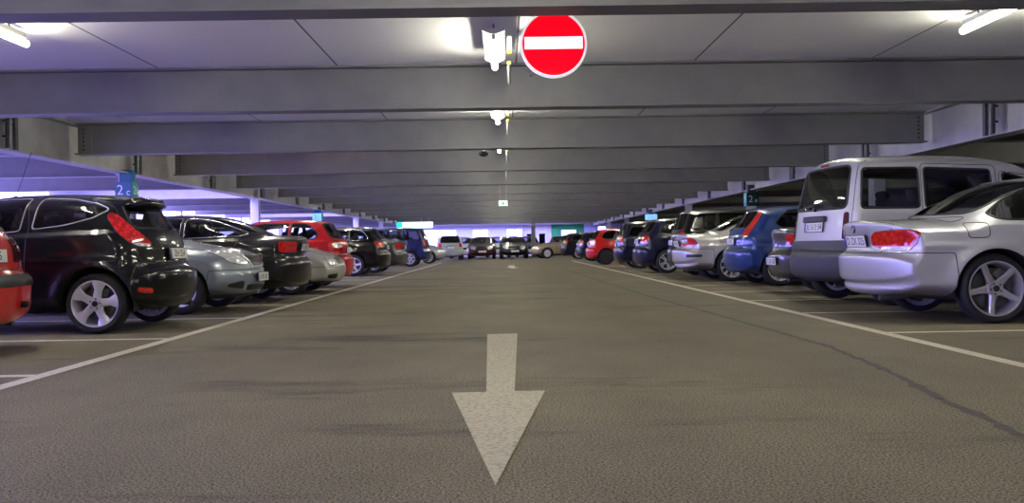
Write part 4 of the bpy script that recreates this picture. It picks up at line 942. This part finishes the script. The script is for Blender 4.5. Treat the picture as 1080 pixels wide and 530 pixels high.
r, b, pt = car('hatch', 'hatchback_car', 'crimson hatchback with white and red tail lamps beyond the warm silver car', 'car', P_DRED, tail=(-3.36, 20.35), head=LH, lod=1, wheel=('fat', 5, .70), plate='MA 77', gate_z=.80,
    extras=[('wrapr', [(.64, .86), (1.0, .86), (1.0, .96), (.66, .96)], 'reversing_lamp', 'clear_lens', dict(split=1, lift=.009, on='tail_lamp', only=[40]))])
r, b, pt = car('estate', 'estate_car', 'black estate with chrome window line and star wheels beyond the crimson hatchback', 'car', P_BLACK, tail=(-3.52, 28.4), head=LH, lod=1, wheel=('star', 5, .72), plate='HD 904', gate_z=.84, trim='chrome')
r, b, pt = car('sedan', 'saloon_car', 'mid grey saloon tail-out between the black estate and the dark blue people carrier', 'car', P_GREY, tail=(-3.28, 31.2), head=LH, lod=2, wheel=('fat', 5, .68), plate='F 12A')
r, b, pt = car('mpv', 'people_carrier', 'dark blue tall people carrier below the long lit direction sign', 'people carrier', P_INDIGO, tail=(-3.2, 40.15), head=LH, lod=1, wheel=('twin', 6, .70), plate='F 44', tint='glass_dark')
r, b, pt = car('hatch', 'hatchback_car', 'small silver car nose-out just beyond the dark blue people carrier', 'car', P_SILVER, nose=(-2.95, 46.3), head=0, lod=2, wheel=('twin', 6, .70))
r, b, pt = car('mpv', 'estate_car', 'pale greenish grey tall car seen from behind at the far end of the left row', 'car', P_BEIGE, tail=(-3.2, 54.5), head=pi/2+.1, lod=2, wheel=('cap', 7, .68), plate='H 3', over=dict(H=1.5), sc=.9)
# --- cars standing across the far end, facing the viewer
def facing(kind, name, label, p, x, y, a=0., **k):
    return car(kind, name, label, 'car', p, nose=(x, y), head=-pi/2+a, lod=2, wheel=k.pop('wheel', ('fat', 5, .7)), group=None, extras=[('front', [(-.36, .58), (.36, .58), (.4, .72), (-.4, .72)], 'grille', 'black', dict(lift=.004))], fplate=k.pop('fplate', 'M 8'), **k)
facing('hatch', 'hatchback_car', 'white car half hidden between the pale greenish grey car and the wine red saloon', P_WHITE, -2.95, 62.6, .0)
facing('sedan', 'saloon_car', 'wine red saloon facing the viewer at the far end of the aisle', P_WINE, -1.42, 57.3, .02)
facing('hatch', 'hatchback_car', 'white car at the far end, half hidden between the wine red and the black saloons', P_WHITE, -.45, 62.6, .0)
facing('sedan', 'saloon_car', 'black saloon facing the viewer at the far end of the aisle', P_BLACK, .62, 57.0, .02)
facing('hatch', 'hatchback_car', 'steel blue car at the far end between the black saloon and the gold one', P_STEEL, 1.65, 63.5, .0)
facing('hatch', 'hatchback_car', 'dark car at the far end showing only its roof behind the gold saloon', P_NAVY, 4.2, 66.0, .0)
r, b, pt = car('sedan', 'saloon_car', 'gold champagne saloon turned across the far end of the right row', 'car', P_GOLD, nose=(1.62, 56.6), head=pi+.16, lod=1, wheel=('cap', 7, .68), fplate='K 20', sc=1.0, over=dict(head=[(.40, .60), (.9, .60), (1.0, .70), (.9, .76), (.45, .72)]))
# --- right row
RS = 1.05
r, b, pt = car('bmw', 'coupe_car', 'silver two-door coupe with long red tail lamps and five-spoke wheels, nearest in the right row', 'car', P_SILVER, tail=(3.77, 10.06), head=.0, lod=0, sc=1.075, wheel=('star', 5, .80), wm='alloy_dark', plate='D ZX 325', gate_z=.775, trim='black', tint='glass',
    extras=[('wrapr', [(.60, .69), (1.06, .69), (1.11, .725), (.62, .725)], 'reversing_lamp', 'clear_lens', dict(split=1, lift=.009, on='tail_lamp', only=[40]))])
badge(r, b, 'rear', 0, .90, .041, BADGE_BMW, roundel)
r, b, pt = car('van', 'van', 'silver high-roofed passenger van with dark grey bumper behind the nearest silver coupe', 'van', P_SILVER2, tail=(4.17, 12.60), head=rad(5.5), lod=0, sc=1.085, wheel=('cap', 7, .66), plate='JU 513 54', gate_z=.96, tail_m='dark_lens', bump='grey_plastic', tint='glass',
    extras=[('rear', [(-.12, 1.715), (.12, 1.715), (.12, 1.742), (-.12, 1.742)], 'brake_lamp', 'red_lens', dict(lift=.008, on='tailgate')), ('prof', [(.9, .30), (3.2, .30), (3.2, .42), (.9, .42)], 'sill_cladding', 'grey_plastic', dict(lift=.006, extra=lambda c, n: np.abs(n[:, 1]) > .4)),
            ('rear', [(-.80, .665), (.80, .665), (.80, .78), (-.80, .78)], 'tailgate_cladding', 'grey_plastic', dict(lift=.010, on='tailgate'))])
P, N = b.at('rear', 0, 1.06); q = MB(); q.box((0, 0, .012), (.60, .08, .05), .02, seg=3); o = q.build('tailgate_handle', M['grey_plastic'], r, 40); o.matrix_local = frame_from(P, N)
wiper(r, b, 1.17, .5, -.0)
r, b, pt = car('sedan', 'saloon_car', 'mid grey saloon tail-out between the silver van and the blue hatchback', 'car', P_GREY, tail=(4.38, 15.05), head=0, lod=1, sc=1.0, wheel=('twin', 5, .70), plate='S DB 128', gate_z=.53, over=dict(bump_r=.74))
r, b, pt = car('punto', 'hatchback_car', 'blue hatchback with tall red pillar tail lamps below the dark green bay sign', 'car', P_BLUE, tail=(4.43, 18.36), head=0, lod=0, sc=1.05, wheel=('twin', 7, .72), plate='F 3X', gate_z=.82, tint='glass', over=dict(L=4.05))
r, b, pt = car('bmw', 'coupe_car', 'silver coupe with round-ended red tail lamps, tail-out beyond the blue hatchback', 'car', P_WARM, tail=(3.80, 20.72), head=0, lod=0, sc=1.06, wheel=('thin', 10, .76), wm='alloy', plate='MZ 318', gate_z=.78, over=dict(tail=[(.50, .73), (.9, .72), (1.12, .73), (1.18, .78), (1.12, .85), (.95, .895), (.52, .88)]),
    extras=[('wrapr', [(.52, .79), (.80, .79), (.80, .87), (.53, .86)], 'reversing_lamp', 'clear_lens', dict(split=1, lift=.009, on='tail_lamp', only=[40])), ('wrapr', [(.80, .50), (1.3, .51), (1.3, .55), (.8, .55)], 'bumper_strip', 'black', dict(split=1, lift=.005))])
badge(r, b, 'rear', 0, .90, .041, BADGE_BMW, roundel)
r, b, pt = car('mpv', 'people_carrier', 'black people carrier whose roof shows above the second silver coupe', 'people carrier', P_BLACK, tail=(4.15, 23.3), head=0, lod=1, sc=1.0, wheel=('fat', 5, .70), plate='GG 10', tint='glass_dark')
r, b, pt = car('hatch', 'hatchback_car', 'navy hatchback with split-spoke wheels, tail-out just beyond the black people carrier', 'car', P_NAVY, tail=(3.72, 26.5), head=0, lod=1, sc=1.06, wheel=('twin', 5, .72), plate='WI 55', tint='glass_dark')
r, b, pt = car('mpv', 'people_carrier', 'navy people carrier tail-out between the navy hatchback and the bright red hatchback', 'people carrier', P_NAVY, tail=(3.76, 31.6), head=0, lod=1, sc=.95, wheel=('twin', 6, .70), plate='DA 9', tint='glass_dark')
r, b, pt = car('hatch', 'hatchback_car', 'bright red hatchback tail-out near the far end of the right row', 'car', P_RED2, tail=(3.42, 38.6), head=0, lod=1, wheel=('cap', 7, .66), wm='black', plate='OF 7', tail_m='clear_lens', tint='glass_dark')
r, b, pt = car('hatch', 'hatchback_car', 'navy car with red tail lamp just beyond the bright red hatchback', 'car', P_NAVY, tail=(3.55, 45.8), head=0, lod=2, wheel=('twin', 5, .70), plate='N 2', tint='glass_dark')
r, b, pt = car('estate', 'estate_car', 'black estate with sloping roof, farthest tail-out car of the right row beside the gold saloon', 'car', P_BLACK, tail=(3.15, 51.9), head=0, lod=2, wheel=('fat', 5, .70), plate='N 5', tint='glass_dark')
